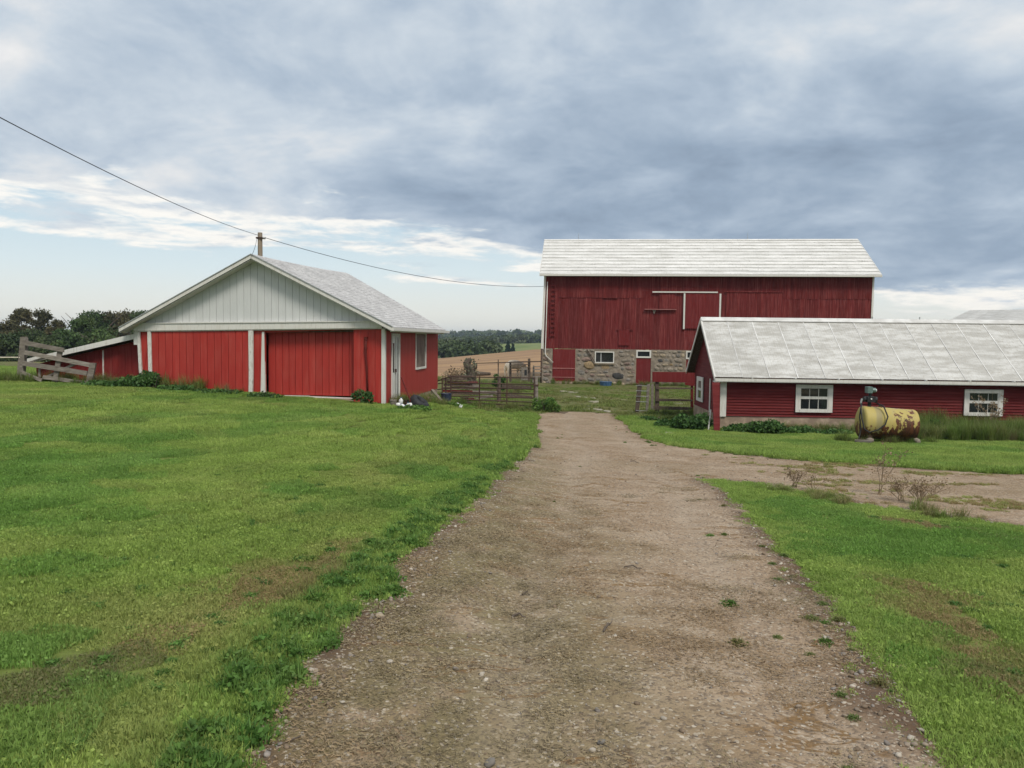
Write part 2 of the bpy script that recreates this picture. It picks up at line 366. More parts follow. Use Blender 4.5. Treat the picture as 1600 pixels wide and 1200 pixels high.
def ground_mat():
    m, t = new_mat('grass_ground')
    pos = t.n('ShaderNodeNewGeometry').outputs['Position']
    A = lambda n: t.n('ShaderNodeAttribute', {'attribute_name': n}).outputs['Fac']
    n1 = t.noise(pos, .6, 5, .6); n2 = t.noise(pos, 6., 5, .65); n3 = t.noise(pos, .035, 5, .6); n4 = t.noise(pos, 28., 4, .7)
    lawn = t.mix(t.smooth(n2, .35, .65), (.10, .13, .03), (.16, .20, .05))
    lawn = t.mix(t.math('MULTIPLY', t.smooth(n4, .5, .7), .5), lawn, (.07, .05, .03))
    yard = t.mix(t.smooth(n2, .4, .6), (.075, .11, .024), (.16, .135, .07))
    fld = t.mix(t.smooth(t.noise(t.vec('MULTIPLY', pos, (.25, 1, 1)), .22, 5, .6), .38, .64), (.25, .16, .095), (.34, .22, .122))
    fld = t.mix(t.math('MULTIPLY', t.smooth(n1, .55, .75), .5), fld, (.2, .13, .08))
    grn = t.mix(t.smooth(n3, .4, .6), (.12, .16, .05), (.17, .19, .07))
    c = t.mix(A('yard'), lawn, yard)
    fld = t.mix(A('gold'), fld, t.mix(t.smooth(n2, .35, .65), (.42, .27, .115), (.52, .36, .17)))
    c = t.mix(A('field'), c, fld)
    c = t.mix(A('pasture'), c, grn)
    c = t.mix(A('soil'), c, t.mix(n2, (.09, .062, .042), (.16, .12, .085)))
    finish(t, c, .95, t.math('ADD', n2, n4), .5, .03, .1)
    return m
M['ground'] = ground_mat()
def gravel_mat():
    m, t = new_mat('gravel_drive')
    pos = t.n('ShaderNodeNewGeometry').outputs['Position']
    n0 = t.noise(pos, .38, 4, .55, .3); n1 = t.noise(t.vec('MULTIPLY', pos, (1, .8, 1)), 1.5, 6, .62, .4); n2 = t.noise(pos, 16., 5, .7); n3 = t.noise(pos, 70., 3, .7)
    vo = t.n('ShaderNodeTexVoronoi', None, Vector=pos, Scale=60.); vor = vo.outputs['Color']; vd = vo.outputs['Distance']
    ed = t.n('ShaderNodeAttribute', {'attribute_name': 'edge'}).outputs['Fac']; lf = t.n('ShaderNodeAttribute', {'attribute_name': 'left'}).outputs['Fac']
    c = t.mix(t.smooth(n1, .36, .64), (.365, .28, .20), (.28, .20, .13))
    c = t.mix(t.math('MULTIPLY', t.smooth(n0, .47, .66), .5), c, (.235, .175, .105))
    c = t.mix(t.math('MULTIPLY', t.math('MULTIPLY', lf, .88), t.smooth(t.noise(pos, 2.1, 6, .65), .3, .55)), c, (.175, .145, .072))
    tk = t.n('ShaderNodeAttribute', {'attribute_name': 'track'}).outputs['Fac']
    c = t.mix(t.math('MULTIPLY', tk, .55), c, (.345, .275, .205))
    rd = t.noise(t.vec('MULTIPLY', pos, (.55, 1.5, 1)), 1.5, 4, .55, .8)
    rl = t.math('ABSOLUTE', t.math('SUBTRACT', rd, .5))
    c = t.mix(t.math('MULTIPLY', t.smooth(rl, .03, .005), t.smooth(t.noise(pos, .9, 3, .5), .42, .6)), c, (.20, .125, .06))
    c = t.mix(t.math('MULTIPLY', ed, t.smooth(n1, .28, .52)), c, (.105, .066, .042))
    c = t.mix(t.math('MULTIPLY', t.smooth(n2, .52, .72), .65), c, (.12, .088, .06))
    g1 = t.noise(pos, 9., 4, .75); c = t.mix(t.math('MULTIPLY', t.smooth(g1, .53, .68), .55), c, (.115, .082, .055))
    v2 = t.n('ShaderNodeTexVoronoi', None, Vector=pos, Scale=24.); s2 = t.n('ShaderNodeSeparateColor', None, Color=v2.outputs['Color']).outputs[0]
    c = t.mix(t.math('MULTIPLY', t.smooth(s2, .90, .95), t.smooth(v2.outputs['Distance'], .34, .22)), c, (.47, .41, .33))
    sp = t.n('ShaderNodeSeparateColor', None, Color=vor).outputs[0]
    c = t.mix(t.math('MULTIPLY', t.smooth(sp, .86, .95), .6), c, (.45, .39, .31))
    c = t.mix(t.math('MULTIPLY', t.smooth(sp, .2, .1), .55), c, (.10, .08, .065))
    finish(t, c, .95, t.math('ADD', t.math('MULTIPLY', vd, -.8), t.math('ADD', n2, t.math('MULTIPLY', n3, .6))), .6, .012, .12)
    return m
M['gravel'] = gravel_mat()

# ------------------------------------------------------------------ ground
def axis(segs):
    out = []
    for a, b, st in segs: out += list(np.arange(a, b, st))
    return np.array(out+[segs[-1][1]])
DRIVE = np.array([(-1.0, -8), (-1.1, 0), (-1.11, 3.0), (-1.07, 3.97), (-.985, 4.92), (-.877, 6.03), (-.68, 7.52), (-.434, 9.72), (.017, 13.5), (.59, 18.9), (.69, 25), (.96, 29.8), (2.2, 31.8),
    (4.09, 31.4), (3.97, 25.5), (3.85, 21.8), (4.18, 19.1), (5.16, 17.5), (6.23, 16.4), (7.74, 15.3), (9.6, 14.2), (15, 11.6), (30, 6), (30, 0), (14, 4.9), (8, 7.5), (5.89, 8.7), (5.28, 9.6), (4.73, 10.2), (4.34, 11.4), (3.88, 12.4), (3.29, 12.57),
    (2.91, 9.16), (2.58, 6.88), (2.34, 5.35), (2.1, 4.17), (1.91, 3.19), (1.8, 0), (1.7, -8)])
def sdist(x, y, P=DRIVE):
    """signed distance, positive inside"""
    x = np.asarray(x, float); y = np.asarray(y, float); d = np.full(x.shape, 1e9); ins = np.zeros(x.shape, bool)
    for (x0, y0), (x1, y1) in zip(P, np.roll(P, -1, 0)):
        ex, ey = x1-x0, y1-y0; tt = np.clip(((x-x0)*ex+(y-y0)*ey)/(ex*ex+ey*ey), 0, 1)
        d = np.minimum(d, np.hypot(x-x0-tt*ex, y-y0-tt*ey))
        c = ((y0 > y) != (y1 > y)) & (x < (x1-x0)*(y-y0)/(y1-y0+1e-12)+x0); ins ^= c
    return np.where(ins, d, -d)
def drive_d(x, y):
    far = .6+.5*sm(y, 6, 16)
    return sdist(x, y)+(fbm(x*1.3+3, y*1.3, 4)-.5)*.5*far+(fbm(x*5+9, y*5+1, 3)-.5)*.16
def segd(x, y, a, b):
    ex, ey = b[0]-a[0], b[1]-a[1]; tt = np.clip(((x-a[0])*ex+(y-a[1])*ey)/(ex*ex+ey*ey), 0, 1)
    return np.hypot(x-a[0]-tt*ex, y-a[1]-tt*ey)
def dirt_extra(x, y):
    """worn bare places beside the drive"""
    w = (fbm(x*2.1, y*2.1, 3)-.5)*.6
    d = .16-segd(x, y, (4.55, 9.2), (5.3, 7.9))+w*.5
    return d
def build_ground():
    xs = axis([(-2600, -600, 250), (-600, -150, 40), (-150, -40, 6), (-40, -16, 1.2), (-16, 16, .3), (16, 40, 1.2), (40, 150, 6), (150, 600, 40), (600, 2600, 250)])
    ys = axis([(-60, -8, 6), (-8, 40, .3), (40, 70, 1), (70, 160, 3), (160, 600, 12), (600, 1600, 40), (1600, 4000, 300)])
    X, Y = np.meshgrid(xs, ys); Z = terr(X, Y)
    d = sdist(X, Y)
    Z = Z+(fbm(X*.5, Y*.5, 3)-.5)*.09*sm(np.abs(d), .2, 2)*(Y < 60)
    Z = Z-.10*sm(d, 0.3, .9)     # the drive bed is dug a little into the ground
    me = grid_mesh('ground', X, Y, Z)
    a = X/np.maximum(Y, 20)
    fattr(me, 'field', np.maximum(sm(Y, 56, 62), sm(Y, 36, 44)*sm(X, -2.2, -4.2))*(1-sm(Y, 156, 175)))
    fattr(me, 'gold', sm(Y, 66, 52)); fattr(me, 'pasture', sm(Y, 158, 175))
    fattr(me, 'yard', sm(Y, 28.5, 31))
    fattr(me, 'soil', np.clip(sm(d, -.30, .10), 0, 1)*(Y < 60))
    tag(link('ground', me, M['ground']), kind='structure')
build_ground()
DLY, DLX = zip(*[(b, a) for a, b in DRIVE[:12]]); DRY_, DRX = [-8, 0, 3.19, 4.17, 5.35, 6.88, 9.16, 12.57, 17, 21.8, 25.5, 31.4], [1.7, 1.8, 1.91, 2.1, 2.34, 2.58, 2.91, 3.29, 3.8, 3.95, 3.97, 4.09]
def track(x, y):
    l, r = np.interp(y, DLY, DLX), np.interp(y, DRY_, DRX); u = (x-l)/(r-l)+(fbm(x*.7, y*.35+3, 2)-.5)*.12
    return np.maximum(np.exp(-((u-.36)/.07)**2), np.exp(-((u-.79)/.07)**2))
def dz_drive(x, y):
    return .015-.022*track(x, y)+(fbm(x*1.1+5, y*1.1+2, 3)-.5)*.05+(fbm(x*4.3, y*4.3+8, 3)-.5)*.022+(fbm(x*14, y*14, 2)-.5)*.012
def drive_z(x, y):
    d = drive_d(x, y)
    return terr(x, y)+np.where(d > 0, 0, np.maximum(d*.45, -.12))+dz_drive(x, y)*sm(d, -.25, .12)
def build_drive():
    xs = axis([(-2., 3.6, .035), (3.6, 8, .07), (8, 30, .3)]); ys = axis([(-6, 2, .25), (2, 9, .035), (9, 16, .07), (16, 33, .14)])
    X, Y = np.meshgrid(xs, ys); Z = drive_z(X, Y)
    keep = drive_d(X, Y) > -.28
    me = grid_mesh('driveway', X, Y, Z, keep)
    dd = drive_d(X, Y); fattr(me, 'edge', sm(dd, .42, .0)*(.4+.6*sm(Y, 20, 8))); fattr(me, 'track', track(X, Y)*np.clip(.3+1.4*(fbm(X*1.5+6, Y*.8, 3)-.3), 0, 1)); fattr(me, 'left', sm(X-.02*Y, 1.5, -.3)*sm(Y, 24, 10))
    bm = bmesh.new(); bm.from_mesh(me); bmesh.ops.delete(bm, geom=[v for v in bm.verts if not v.link_faces], context='VERTS'); bm.to_mesh(me); bm.free()
    tag(link('driveway', me, M['gravel']), kind='structure')
build_drive()
# ------------------------------------------------------------------ buildings
def clipz(quads): return quads
class Bld:
    def __init__(s, name, X, Y, th, zb, label, cat, group=None):
        s.o = empty(name, (X, Y, zb), -th); s.zb = zb; tag(s.o, label, cat, group)
    def mb(s): return MB(s.zb)
    def part(s, name, mat, fn, parent=None, smooth=False):
        m = MB(s.zb); fn(m); return m.build(name, M[mat] if isinstance(mat, str) else mat, parent or s.o, smooth)
    def box(s, name, mat, *b, parent=None):
        return s.part(name, mat, lambda m: m.box(*b), parent)

def boards_u(B, parent, mat, u0, u1, w, zlo, zhi, v0, v1, gap=.006, jit=.0, name='board'):
    """vertical boards side by side along u; zlo/zhi are functions of u"""
    n = max(1, round((u1-u0)/w)); w = (u1-u0)/n
    for i in range(n):
        a, b = u0+i*w+gap/2, u0+(i+1)*w-gap/2; j = random.uniform(-jit, jit)
        B.part(name, mat, lambda m: m.slab([(a, zlo(a)), (b, zlo(b)), (b, zhi(b)), (a, zhi(a))], v0+j, v1+j), parent)
def boards_v(B, parent, mat, w0, w1, w, zlo, zhi, u0, u1, gap=.006, name='board'):
    n = max(1, round((w1-w0)/w)); w = (w1-w0)/n
    for i in range(n):
        a, b = w0+i*w+gap/2, w0+(i+1)*w-gap/2
        B.part(name, mat, lambda m: m.slabx([(a, zlo(a)), (b, zlo(b)), (b, zhi(b)), (a, zhi(a))], u0, u1), parent)
def lin(u0, z0, u1, z1): return lambda u: z0+(z1-z0)*(u-u0)/(u1-u0)

# ---- garage shed with the pale gable -------------------------------------------------
def build_shed():
    B = Bld('gable_shed', -3.635, 21.7, .1057, -.30, 'bright red shed with pale grey front gable and white shingle roof', 'shed')
    band_b = lin(-7.4, 1.755, 0, 1.915); band_t = lin(-7.4, 1.955, 0, 2.086)
    ap = (-3.714, 3.925); eR = (.339, 1.938); eL = (-7.70, 1.822)
    rz = lambda u: (ap[1]+(eR[1]-ap[1])*(u-ap[0])/(eR[0]-ap[0])) if u > ap[0] else (ap[1]+(eL[1]-ap[1])*(u-ap[0])/(eL[0]-ap[0]))
    # front wall: frame behind, then the boards
    W = B.part('front_wall', 'shed_red', lambda m: m.slab([(-7.27, -.3), (-3.49, -.3), (-3.49, 1.74), (-.87, 1.86), (-.87, -.4), (-.02, -.4), (-.02, 1.9), (-7.27, 1.76)], .032, .09))
    for a, b in ((-7.27, -7.0), (-3.82, -3.49), (-.872, -.03)):
        boards_u(B, W, 'shed_red', a, b, .21, lambda u: -.04-.16*sm(u, -4, -1) if u > -4 else .12, band_b, -.002, .03)
    d1 = B.part('sliding_door', 'shed_red', lambda m: m.box(-6.9, -3.92, -.01, .0, -.02, 1.70))
    boards_u(B, d1, 'shed_red', -6.905, -3.93, .2135, lambda u: -.055, lambda u: band_b(u)-.01, -.045, -.012, .012)
    d2 = B.part('sliding_door', 'shed_red', lambda m: m.box(-3.5, -.86, .262, .30, -.04, 1.82)); d2['label'] = 'red door set back under the header beam'
    boards_u(B, d2, 'shed_red', -3.47, -.876, .2, lambda u: -.045, lambda u: 1.80, .23, .258, .012)
    B.part('door_track', 'wood_brown', lambda m: m.slab([(-3.5, 1.745), (-.87, 1.80), (-.87, 1.86), (-3.5, 1.82)], .10, .20))
    B.part('door_reveal', 'shed_red', lambda m: (m.box(-.878, -.866, .03, .26, -.2, 1.88)))
    B.part('sill', 'white_rough', lambda m: (m.slab([(-3.5, -.15), (-2.25, -.17), (-2.25, -.062), (-3.5, -.058)], .10, .24), m.slab([(-2.245, -.185), (-.9, -.165), (-.9, -.095), (-2.245, -.072)], .085, .23)))
    B.part('footing', 'concrete', lambda m: (m.box(-7.4, -.02, .05, .22, -.7, -.11), ))
    B.part('header_beam', 'white', lambda m: m.slab([(-7.42, band_b(-7.42)), (-.03, band_b(0)), (-.03, band_t(0)), (-7.42, band_t(-7.42))], -.10, -.05))
    B.part('header_ledge', 'white', lambda m: m.slab([(-7.43, band_t(-7.43)+.002), (-.01, band_t(0)+.002), (-.01, band_t(0)+.03), (-7.43, band_t(-7.43)+.03)], -.125, .0))
    B.part('header_underside', 'white', lambda m: m.slab([(-7.4, band_b(-7.4)-.03), (-.03, band_b(0)-.03), (-.03, band_b(0)-.003), (-7.4, band_b(-7.4)-.003)], -.06, .09))
    # posts
    B.part('post', 'white_rough', lambda m: m.slab([(-7.285, .10), (-7.20, .10), (-7.265, 1.75), (-7.35, 1.75)], -.06, -.005))
    B.part('post', 'white_rough', lambda m: m.slab([(-6.99, .0), (-6.885, .0), (-6.905, 1.755), (-7.01, 1.755)], -.085, -.05))
    B.part('post', 'white_rough', lambda m: m.slab([(-3.945, -.22), (-3.835, -.22), (-3.808, .6), (-3.80, 1.80), (-3.93, 1.80), (-3.925, .6)], -.12, -.05))
    B.part('post', 'white', lambda m: m.slab([(-3.62, -.06), (-3.485, -.06), (-3.50, 1.77), (-3.565, 1.77)], -.03, .05))
    B.part('brace', 'shed_red', lambda m: m.slab([(-7.25, .45), (-7.2, .45), (-7.02, 1.4), (-7.07, 1.4)], -.02, -.004))
    B.part('corner_board', 'white', lambda m: (m.box(-.055, .045, -.035, -.004, -.27, 1.90), m.box(.034, .05, -.0, .085, -.27, 1.90)))
    # gable
    G = B.part('gable', 'gable', lambda m: m.slab([(-7.3, 2.0), (-.05, 2.0), (ap[0], 3.80)], .03, .06))
    u = -7.42; wb = .207
    while u < -.04:
        a, b = u+.004, min(u+wb-.004, -.03)
        za, zb_ = rz(a)-.05, rz(b)-.05
        pts = [(a, band_t(a)-.02), (b, band_t(b)-.02)]
        if zb_ > band_t(b)-.01: pts.append((b, zb_))
        if a < ap[0] < b: pts.append((ap[0], rz(ap[0])-.05))
        if za > band_t(a)-.01: pts.append((a, za))
        if len(pts) > 2: B.part('board', 'gable', lambda m: m.slab(pts, -.004, .027), G)
        u += wb
    # right wall
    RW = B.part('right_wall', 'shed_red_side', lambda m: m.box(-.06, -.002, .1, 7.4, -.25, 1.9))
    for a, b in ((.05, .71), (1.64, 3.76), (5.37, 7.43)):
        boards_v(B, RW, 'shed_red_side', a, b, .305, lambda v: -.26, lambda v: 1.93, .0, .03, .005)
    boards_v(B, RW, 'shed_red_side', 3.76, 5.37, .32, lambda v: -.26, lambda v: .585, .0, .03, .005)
    B.part('foundation', 'concrete', lambda m: (m.box(-.1, .02, .08, 7.4, -1.3, -.262), m.box(-7.3, -.1, 7.3, 7.4, -1.3, 0)))
    B.part('back_wall', 'shed_red', lambda m: m.slab([(-7.3, -.2), (-.06, -.2), (-.06, 1.95), (ap[0], 3.9), (-7.3, 1.95)], 7.36, 7.43))
    B.part('left_wall', 'shed_red', lambda m: m.box(-7.3, -7.25, .1, 7.36, -.2, 1.9))
    D = B.part('side_door', 'white', lambda m: m.box(.005, .035, .79, 1.575, -.25, 1.70))
    B.part('door_frame', 'white', lambda m: (m.box(.004, .06, .715, .785, -.27, 1.77), m.box(.004, .06, 1.58, 1.65, -.27, 1.77), m.box(.004, .06, .787, 1.578, 1.705, 1.77)), D)
    B.part('pane', 'glass', lambda m: m.box(.037, .042, .86, 1.02, .62, 1.48), D)
    B.part('rail', 'steel', lambda m: (m.box(.037, .048, 1.16, 1.2, -.24, 1.69), m.box(.037, .046, 1.36, 1.5, -.2, 1.66)), D)
    B.part('handle', 'dark_iron', lambda m: m.box(.046, .085, 1.09, 1.13, .62, .72), D)
    Wd = B.part('side_window', 'dusty_glass', lambda m: m.box(.0, .018, 3.85, 5.28, .66, 1.77))
    B.part('window_frame', 'white_rough', lambda m: (m.box(0, .05, 3.77, 3.845, .59, 1.85), m.box(0, .05, 5.285, 5.36, .59, 1.85), m.box(0, .05, 3.847, 5.283, 1.775, 1.85), m.box(0, .07, 3.847, 5.283, .59, .655)), Wd)
    # roof: courses of shingles on each slope, boards at the edges
    def slope(eu, ez_f, ez_b, vb_e, sgn):
        P = lambda s, t: Vector((ap[0]+(eu-ap[0])*s, -.336+(( 8.0 if s < .01 else 8.0+(vb_e-8.0)*s)+.336)*t, (ap[1]+.02+(.19)*t)*(1-s)+(ez_f+(ez_b-ez_f)*t)*s + .035*math.sin(math.pi*t)*-1*(1-s)))
        m = MB(B.zb); N = 30; T = 12
        for i in range(N):
            s0, s1 = i/N, (i+1)/N
            for j in range(T):
                t0, t1 = j/T, (j+1)/T
                q = [P(s0, t0), P(s0, t1), P(s1+.004, t1), P(s1+.004, t0)]
                up = Vector((0, 0, 1))
                top = [q[0]+up*.004, q[1]+up*.004, q[2]+up*.017, q[3]+up*.017]
                low = [p-up*.03 for p in q]
                m.hexa(low+top)
        return m.build('roof_slope', M['shingle'], B.o)
    slope(eR[0], eR[1]-.0, 1.955, 7.25, 1); slope(eL[0], eL[1], 1.90, 7.5, -1)
    def rake(e, mat, name, off, w, v0, v1):
        a = (ap[0], ap[1]-off); d = Vector((e[0]-ap[0], 0, e[1]-ap[1])).normalized(); nrm = Vector((-d.z, 0, d.x));
        if nrm.z > 0: nrm = -nrm
        A = Vector((ap[0], 0, ap[1]-off)); E_ = Vector((e[0], 0, e[1]-off))
        B.part(name, mat, lambda m: m.slab([(A.x, A.z), (E_.x, E_.z), (E_.x, E_.z-w), (A.x, A.z-w)], v0, v1))
    for e in (eR, eL):
        rake(e, 'white', 'rake_board', -.0, .105, -.375, -.340)
        rake(e, 'white', 'soffit', .115, .02, -.336, -.006)
    B.part('drip_edge', 'steel', lambda m: (m.slab([(ap[0], ap[1]+.03), (eR[0]+.01, eR[1]+.03), (eR[0]+.01, eR[1]+.005), (ap[0], ap[1]+.004)], -.395, -.337), m.slab([(ap[0], ap[1]+.004), (eL[0], eL[1]+.005), (eL[0], eL[1]+.03), (ap[0], ap[1]+.03)], -.395, -.337)))
    B.part('fascia', 'white_rough', lambda m: m.box(.27, .30, -.30, 7.2, 1.80, 1.92))
    B.part('eave_soffit', 'wood_brown', lambda m: m.box(.03, .27, .0, 7.2, 1.84, 1.86))
    B.part('gutter', 'white', lambda m: (m.box(.302, .39, -.36, 7.9, 1.835, 1.85), m.box(.378, .392, -.36, 7.9, 1.851, 1.925), m.box(.302, .39, -.37, -.362, 1.835, 1.925)))
    # rusty pipe on the front
    B.part('pipe', 'pipe_red', lambda m: m.tube([(-.50, -.05, 1.60), (-.505, -.055, 1.3), (-.47, -.04, .7), (-.45, -.03, .0)], [.036, .036, .028, .028]), smooth=True)
    B.part('pipe_cap', 'pipe_red', lambda m: m.tube([(-.50, -.05, 1.56), (-.50, -.05, 1.66)], .052)); B.part('pipe_joint', 'pipe_red', lambda m: m.tube([(-.503, -.055, 1.30), (-.503, -.055, 1.36)], .05))
    # lean-to at the left
    ltop = lin(-7.4, 1.53, -10.87, .745)
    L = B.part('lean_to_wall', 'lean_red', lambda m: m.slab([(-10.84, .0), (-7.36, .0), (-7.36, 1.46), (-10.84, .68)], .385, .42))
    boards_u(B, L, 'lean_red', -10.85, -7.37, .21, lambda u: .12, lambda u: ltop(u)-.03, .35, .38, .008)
    B.part('corner_strip', 'white_rough', lambda m: m.slab([(-8.70, .12), (-8.665, .12), (-8.66, 1.17), (-8.695, 1.17)], .33, .348))
    B.part('lean_to_roof', 'shingle', lambda m: m.slab([(-7.36, 1.69), (-7.36, 1.64), (-10.97, .81), (-10.97, .86)], .10, 5.2))
    B.part('lean_to_fascia', 'white', lambda m: m.slab([(-7.38, 1.545), (-7.38, 1.70), (-10.98, .875), (-10.98, .735)], .06, .098))
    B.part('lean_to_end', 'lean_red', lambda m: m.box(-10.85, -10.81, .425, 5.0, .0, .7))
    B.part('downspout', 'white', lambda m: m.box(-7.46, -7.36, -.04, .055, 1.35, 1.74))
build_shed()

# ---- bank barn ------------------------------------------------------------------------
def rock_mesh(name, seed, flat=1.):
    rs = np.random.default_rng(seed); bm = bmesh.new(); bmesh.ops.create_icosphere(bm, subdivisions=1, radius=.5)
    for v in bm.verts:
        c = v.co; k = 1+rs.uniform(-.14, .16)
        p = 2.8; q = (abs(c.x*2)**p+abs(c.y*2)**p+abs(c.z*2)**p)**(1/p)
        v.co = c/q*k
    me = bpy.data.meshes.new(name); bm.to_mesh(me); bm.free()
    me.polygons.foreach_set('use_smooth', [True]*len(me.polygons)); return me
ROCKS = [[None]*6 for _ in range(5)]
for i in range(5):
    for j in range(6):
        me = rock_mesh('stone', i*7+j); me.materials.append(M['stone%d' % j]); ROCKS[i][j] = me

def build_barn():
    L, D, ze, zr = 21.75, 8.8, 6.36, 9.0; zs = 1.0
    B = Bld('bank_barn', 2.177, 53.235, .1004, -1.48, 'large dark red plank barn with white roof on a stone foundation', 'barn')
    sl_ = (zr-ze)/(D/2); ov = .45; oe = .31
    core = B.part('frame', 'barn_red', lambda m: (m.box(.02, L-.02, .03, .12, zs+.05, ze), m.slabx([(.03, zs), (D, zs), (D, ze), (D/2, zr-.05), (.03, ze)], L-.10, L-.0), m.slabx([(.03, zs), (D, zs), (D, ze), (D/2, zr-.05), (.03, ze)], 0., .1), m.box(.02, L-.02, D-.1, D, zs, ze)))
    W = B.part('front_wall', 'barn_red', lambda m: m.box(.1, L-.1, .012, .028, zs+.1, ze-.1))
    # plank variants share mesh data
    def planks(z0, z1, tag_, n=4):
        out = []
        for k in range(n):
            m = MB(); dz = random.uniform(-.05, .03); t = random.uniform(-.006, .006)
            m.slab([(.004, z0+dz), (.228+t, z0+dz+random.uniform(-.02, .02)), (.228, z1), (.004, z1)], -.022, 0.); me = m.mesh('plank'); me.materials.append(M['barn_red']); out.append(me)
        return out
    wp = .2315
    full, low, up = planks(zs, ze-.06, 0), planks(zs, 4.60, 1), planks(4.565, ze-.06, 2)
    n = round((L-.1)/wp)
    for i in range(n):
        u = .05+i*(L-.1)/n
        two = (.8 < u < 6.6) or u > 15.9
        for ms, dv in (((low, 0.), (up, -.026)) if two else ((full, 0.),)):
            o = link('plank', random.choice(ms), None, W); o.location = (u, .012+dv+random.uniform(-.009, .009), 1.48)
    def pl(name, mat, *b, parent=None): return B.box(name, mat, *b, parent=parent)
    # corner boards
    B.part('corner_board', 'white', lambda m: m.slab([(-.2, zs-.02), (-.03, zs-.02), (.09, ze-.1), (-.04, ze-.1)], -.055, -.034))
    B.part('corner_board', 'white', lambda m: m.slab([(L-.11, zs), (L+.02, zs), (L+.02, ze-.1), (L-.09, ze-.1)], -.055, -.034))
    # patch panels, hatches, doors
    def panel(name, u0, u1, z0, z1, dv, mat, bw=.25, label=None):
        P = pl(name, mat, u0, u1, dv, dv+.012, z0, z1)
        if label: P['label'] = label
        boards_u(B, P, mat, u0, u1, bw, lambda u: z0, lambda u: z1, dv-.022, dv-.002, .008, .003)
        return P
    panel('patch_panel', 4.0, 5.03, 4.50, 6.22, -.075, 'barn_red', .21)
    panel('hatch', 5.1, 5.84, 1.29, 2.32, -.06, 'barn_door_red', .25)
    pl('hatch_lintel', 'barn_red', 4.95, 6.1, -.085, -.045, 2.33, 2.39)
    H = panel('upper_hatch', 7.8, 8.84, 3.82, 4.80, -.055, 'barn_red', .26)
    pl('hatch_ledge', 'red_pale', 6.83, 8.95, -.20, -.04, 3.735, 3.79)
    B.part('ledge_bracket', 'wood_grey', lambda m: m.slab([(7.35, 3.72), (7.6, 3.72), (7.48, 3.45)], -.1, -.045))
    S = panel('sliding_door', 9.5, 11.85, 2.49, 4.86, -.085, 'barn_door_red', .235)
    pl('door_edge', 'white', 9.42, 9.53, -.135, -.112, 2.45, 4.86, parent=S)
    pl('door_edge', 'white', 11.79, 11.9, -.135, -.112, 2.45, 4.85, parent=S)
    pl('track', 'white', 7.33, 11.66, -.16, -.085, 4.895, 4.98)
    S2 = panel('barn_doors', 12.25, 15.85, 1.1, 4.93, -.06, 'barn_red', .225)
    pl('track', 'barn_red', 12.15, 15.95, -.13, -.055, 4.95, 5.02)
    pl('patch_panel', 'barn_door_red', 9.9, 10.5, -.06, -.03, 1.05, 1.6)
    # ladder
    Ld = B.part('ladder', 'barn_red', lambda m: (m.slab([(.40, 1.8), (.445, 1.8), (.45, 5.9), (.41, 5.9)], -.11, -.06), m.slab([(.71, 1.8), (.75, 1.8), (.76, 5.9), (.72, 5.9)], -.11, -.06)))
    for k in range(13): B.part('rung', 'barn_door_red', lambda m: m.slab([(.447, 1.9+k*.31), (.708, 1.9+k*.31+.01), (.712, 1.97+k*.31), (.448, 1.96+k*.31)], -.125, -.07), Ld)
    B.part('downspout', 'white', lambda m: m.tube([(.19, -.1, 5.6), (.15, -.1, 3.0), (.10, -.1, .66), (.16, -.12, .52), (.66, -.14, .06)], .032), smooth=True)
    # stone foundation with real openings
    ops_ = [(.608, 2.19, -1.35, 1.0), (3.52, 4.84, .06, .86), (6.33, 7.34, -1.45, 1.0), (9.68, 10.75, -1.4, .98)]
    def fnd(m):
        us = [-.12]
        for a, b, c, d in ops_:
            m.box(us[-1], a, -.02, .5, -2.0, zs+.02)
            if c > -1.2: m.box(a, b, -.02, .5, -2.0, c)
            else: m.box(a, b, -.02, .5, -2.0, c)
            if d < zs: m.box(a, b, -.02, .5, d, zs+.02)
            us.append(b)
        m.box(us[-1], L+.05, -.02, .5, -2.0, zs+.02); m.box(-.12, .3, .5, D, -2.0, zs+.02); m.box(L-.3, L+.05, .5, D, -2, zs+.02)
    F = B.part('foundation', 'mortar', fnd)
    rs = random.Random(5); placed = []
    big = [(5.12, -.80, .86, .52, 5), (3.15, -.12, .85, .55, 3), (4.25, -.17, .75, .55, 3), (4.95, -.1, .42, .4, 0), (2.62, -.6, .5, .4, 2)]
    def hit(u, z, w, h):
        for a, b, c, d in ops_:
            if u+w/2 > a-.02 and u-w/2 < b+.02 and z+h/2 > c-.02 and z-h/2 < d+.02: return True
        return False
    def stone(u, z, w, h, mi):
        o = link('stone', ROCKS[rs.randrange(5)][mi], None, F); o.location = (u, -.005+rs.uniform(-.012, .02), z+1.48); o.scale = (w*1.02, rs.uniform(.10, .17), h*1.02); o.rotation_euler = (0, rs.uniform(-.12, .12), 0)
        placed.append((u, z, w, h))
    for b in big: stone(*b)
    z = -1.5
    while z < .93:
        h = rs.uniform(.20, .38); u = -.1
        h = min(h, 1.0-z+.04)
        while u < 10.6:
            w = rs.uniform(.24, .62) if rs.random() < .8 else rs.uniform(.6, .85); cu, cz = u+w/2, z+h/2+rs.uniform(-.03, .03)
            bad = hit(cu, cz, w, h) or any(abs(cu-a) < (w+c)*.46 and abs(cz-b) < (h+d)*.46 for a, b, c, d in placed[:5])
            if not bad: stone(cu, cz, w-.03, h-.03, rs.choices([0, 1, 2, 3, 4, 5], [5, 4, 3, 2, 2.4, .5])[0])
            elif w > .4:
                for q in (-.25, .25):
                    cu2, w2 = cu+q*w, w*.45
                    if not (hit(cu2, cz, w2, h) or any(abs(cu2-a) < (w2+c)*.46 and abs(cz-b) < (h+d)*.46 for a, b, c, d in placed[:5])): stone(cu2, cz, w2, h-.04, rs.choice([0, 1, 2, 4]))
            u += w
        z += h
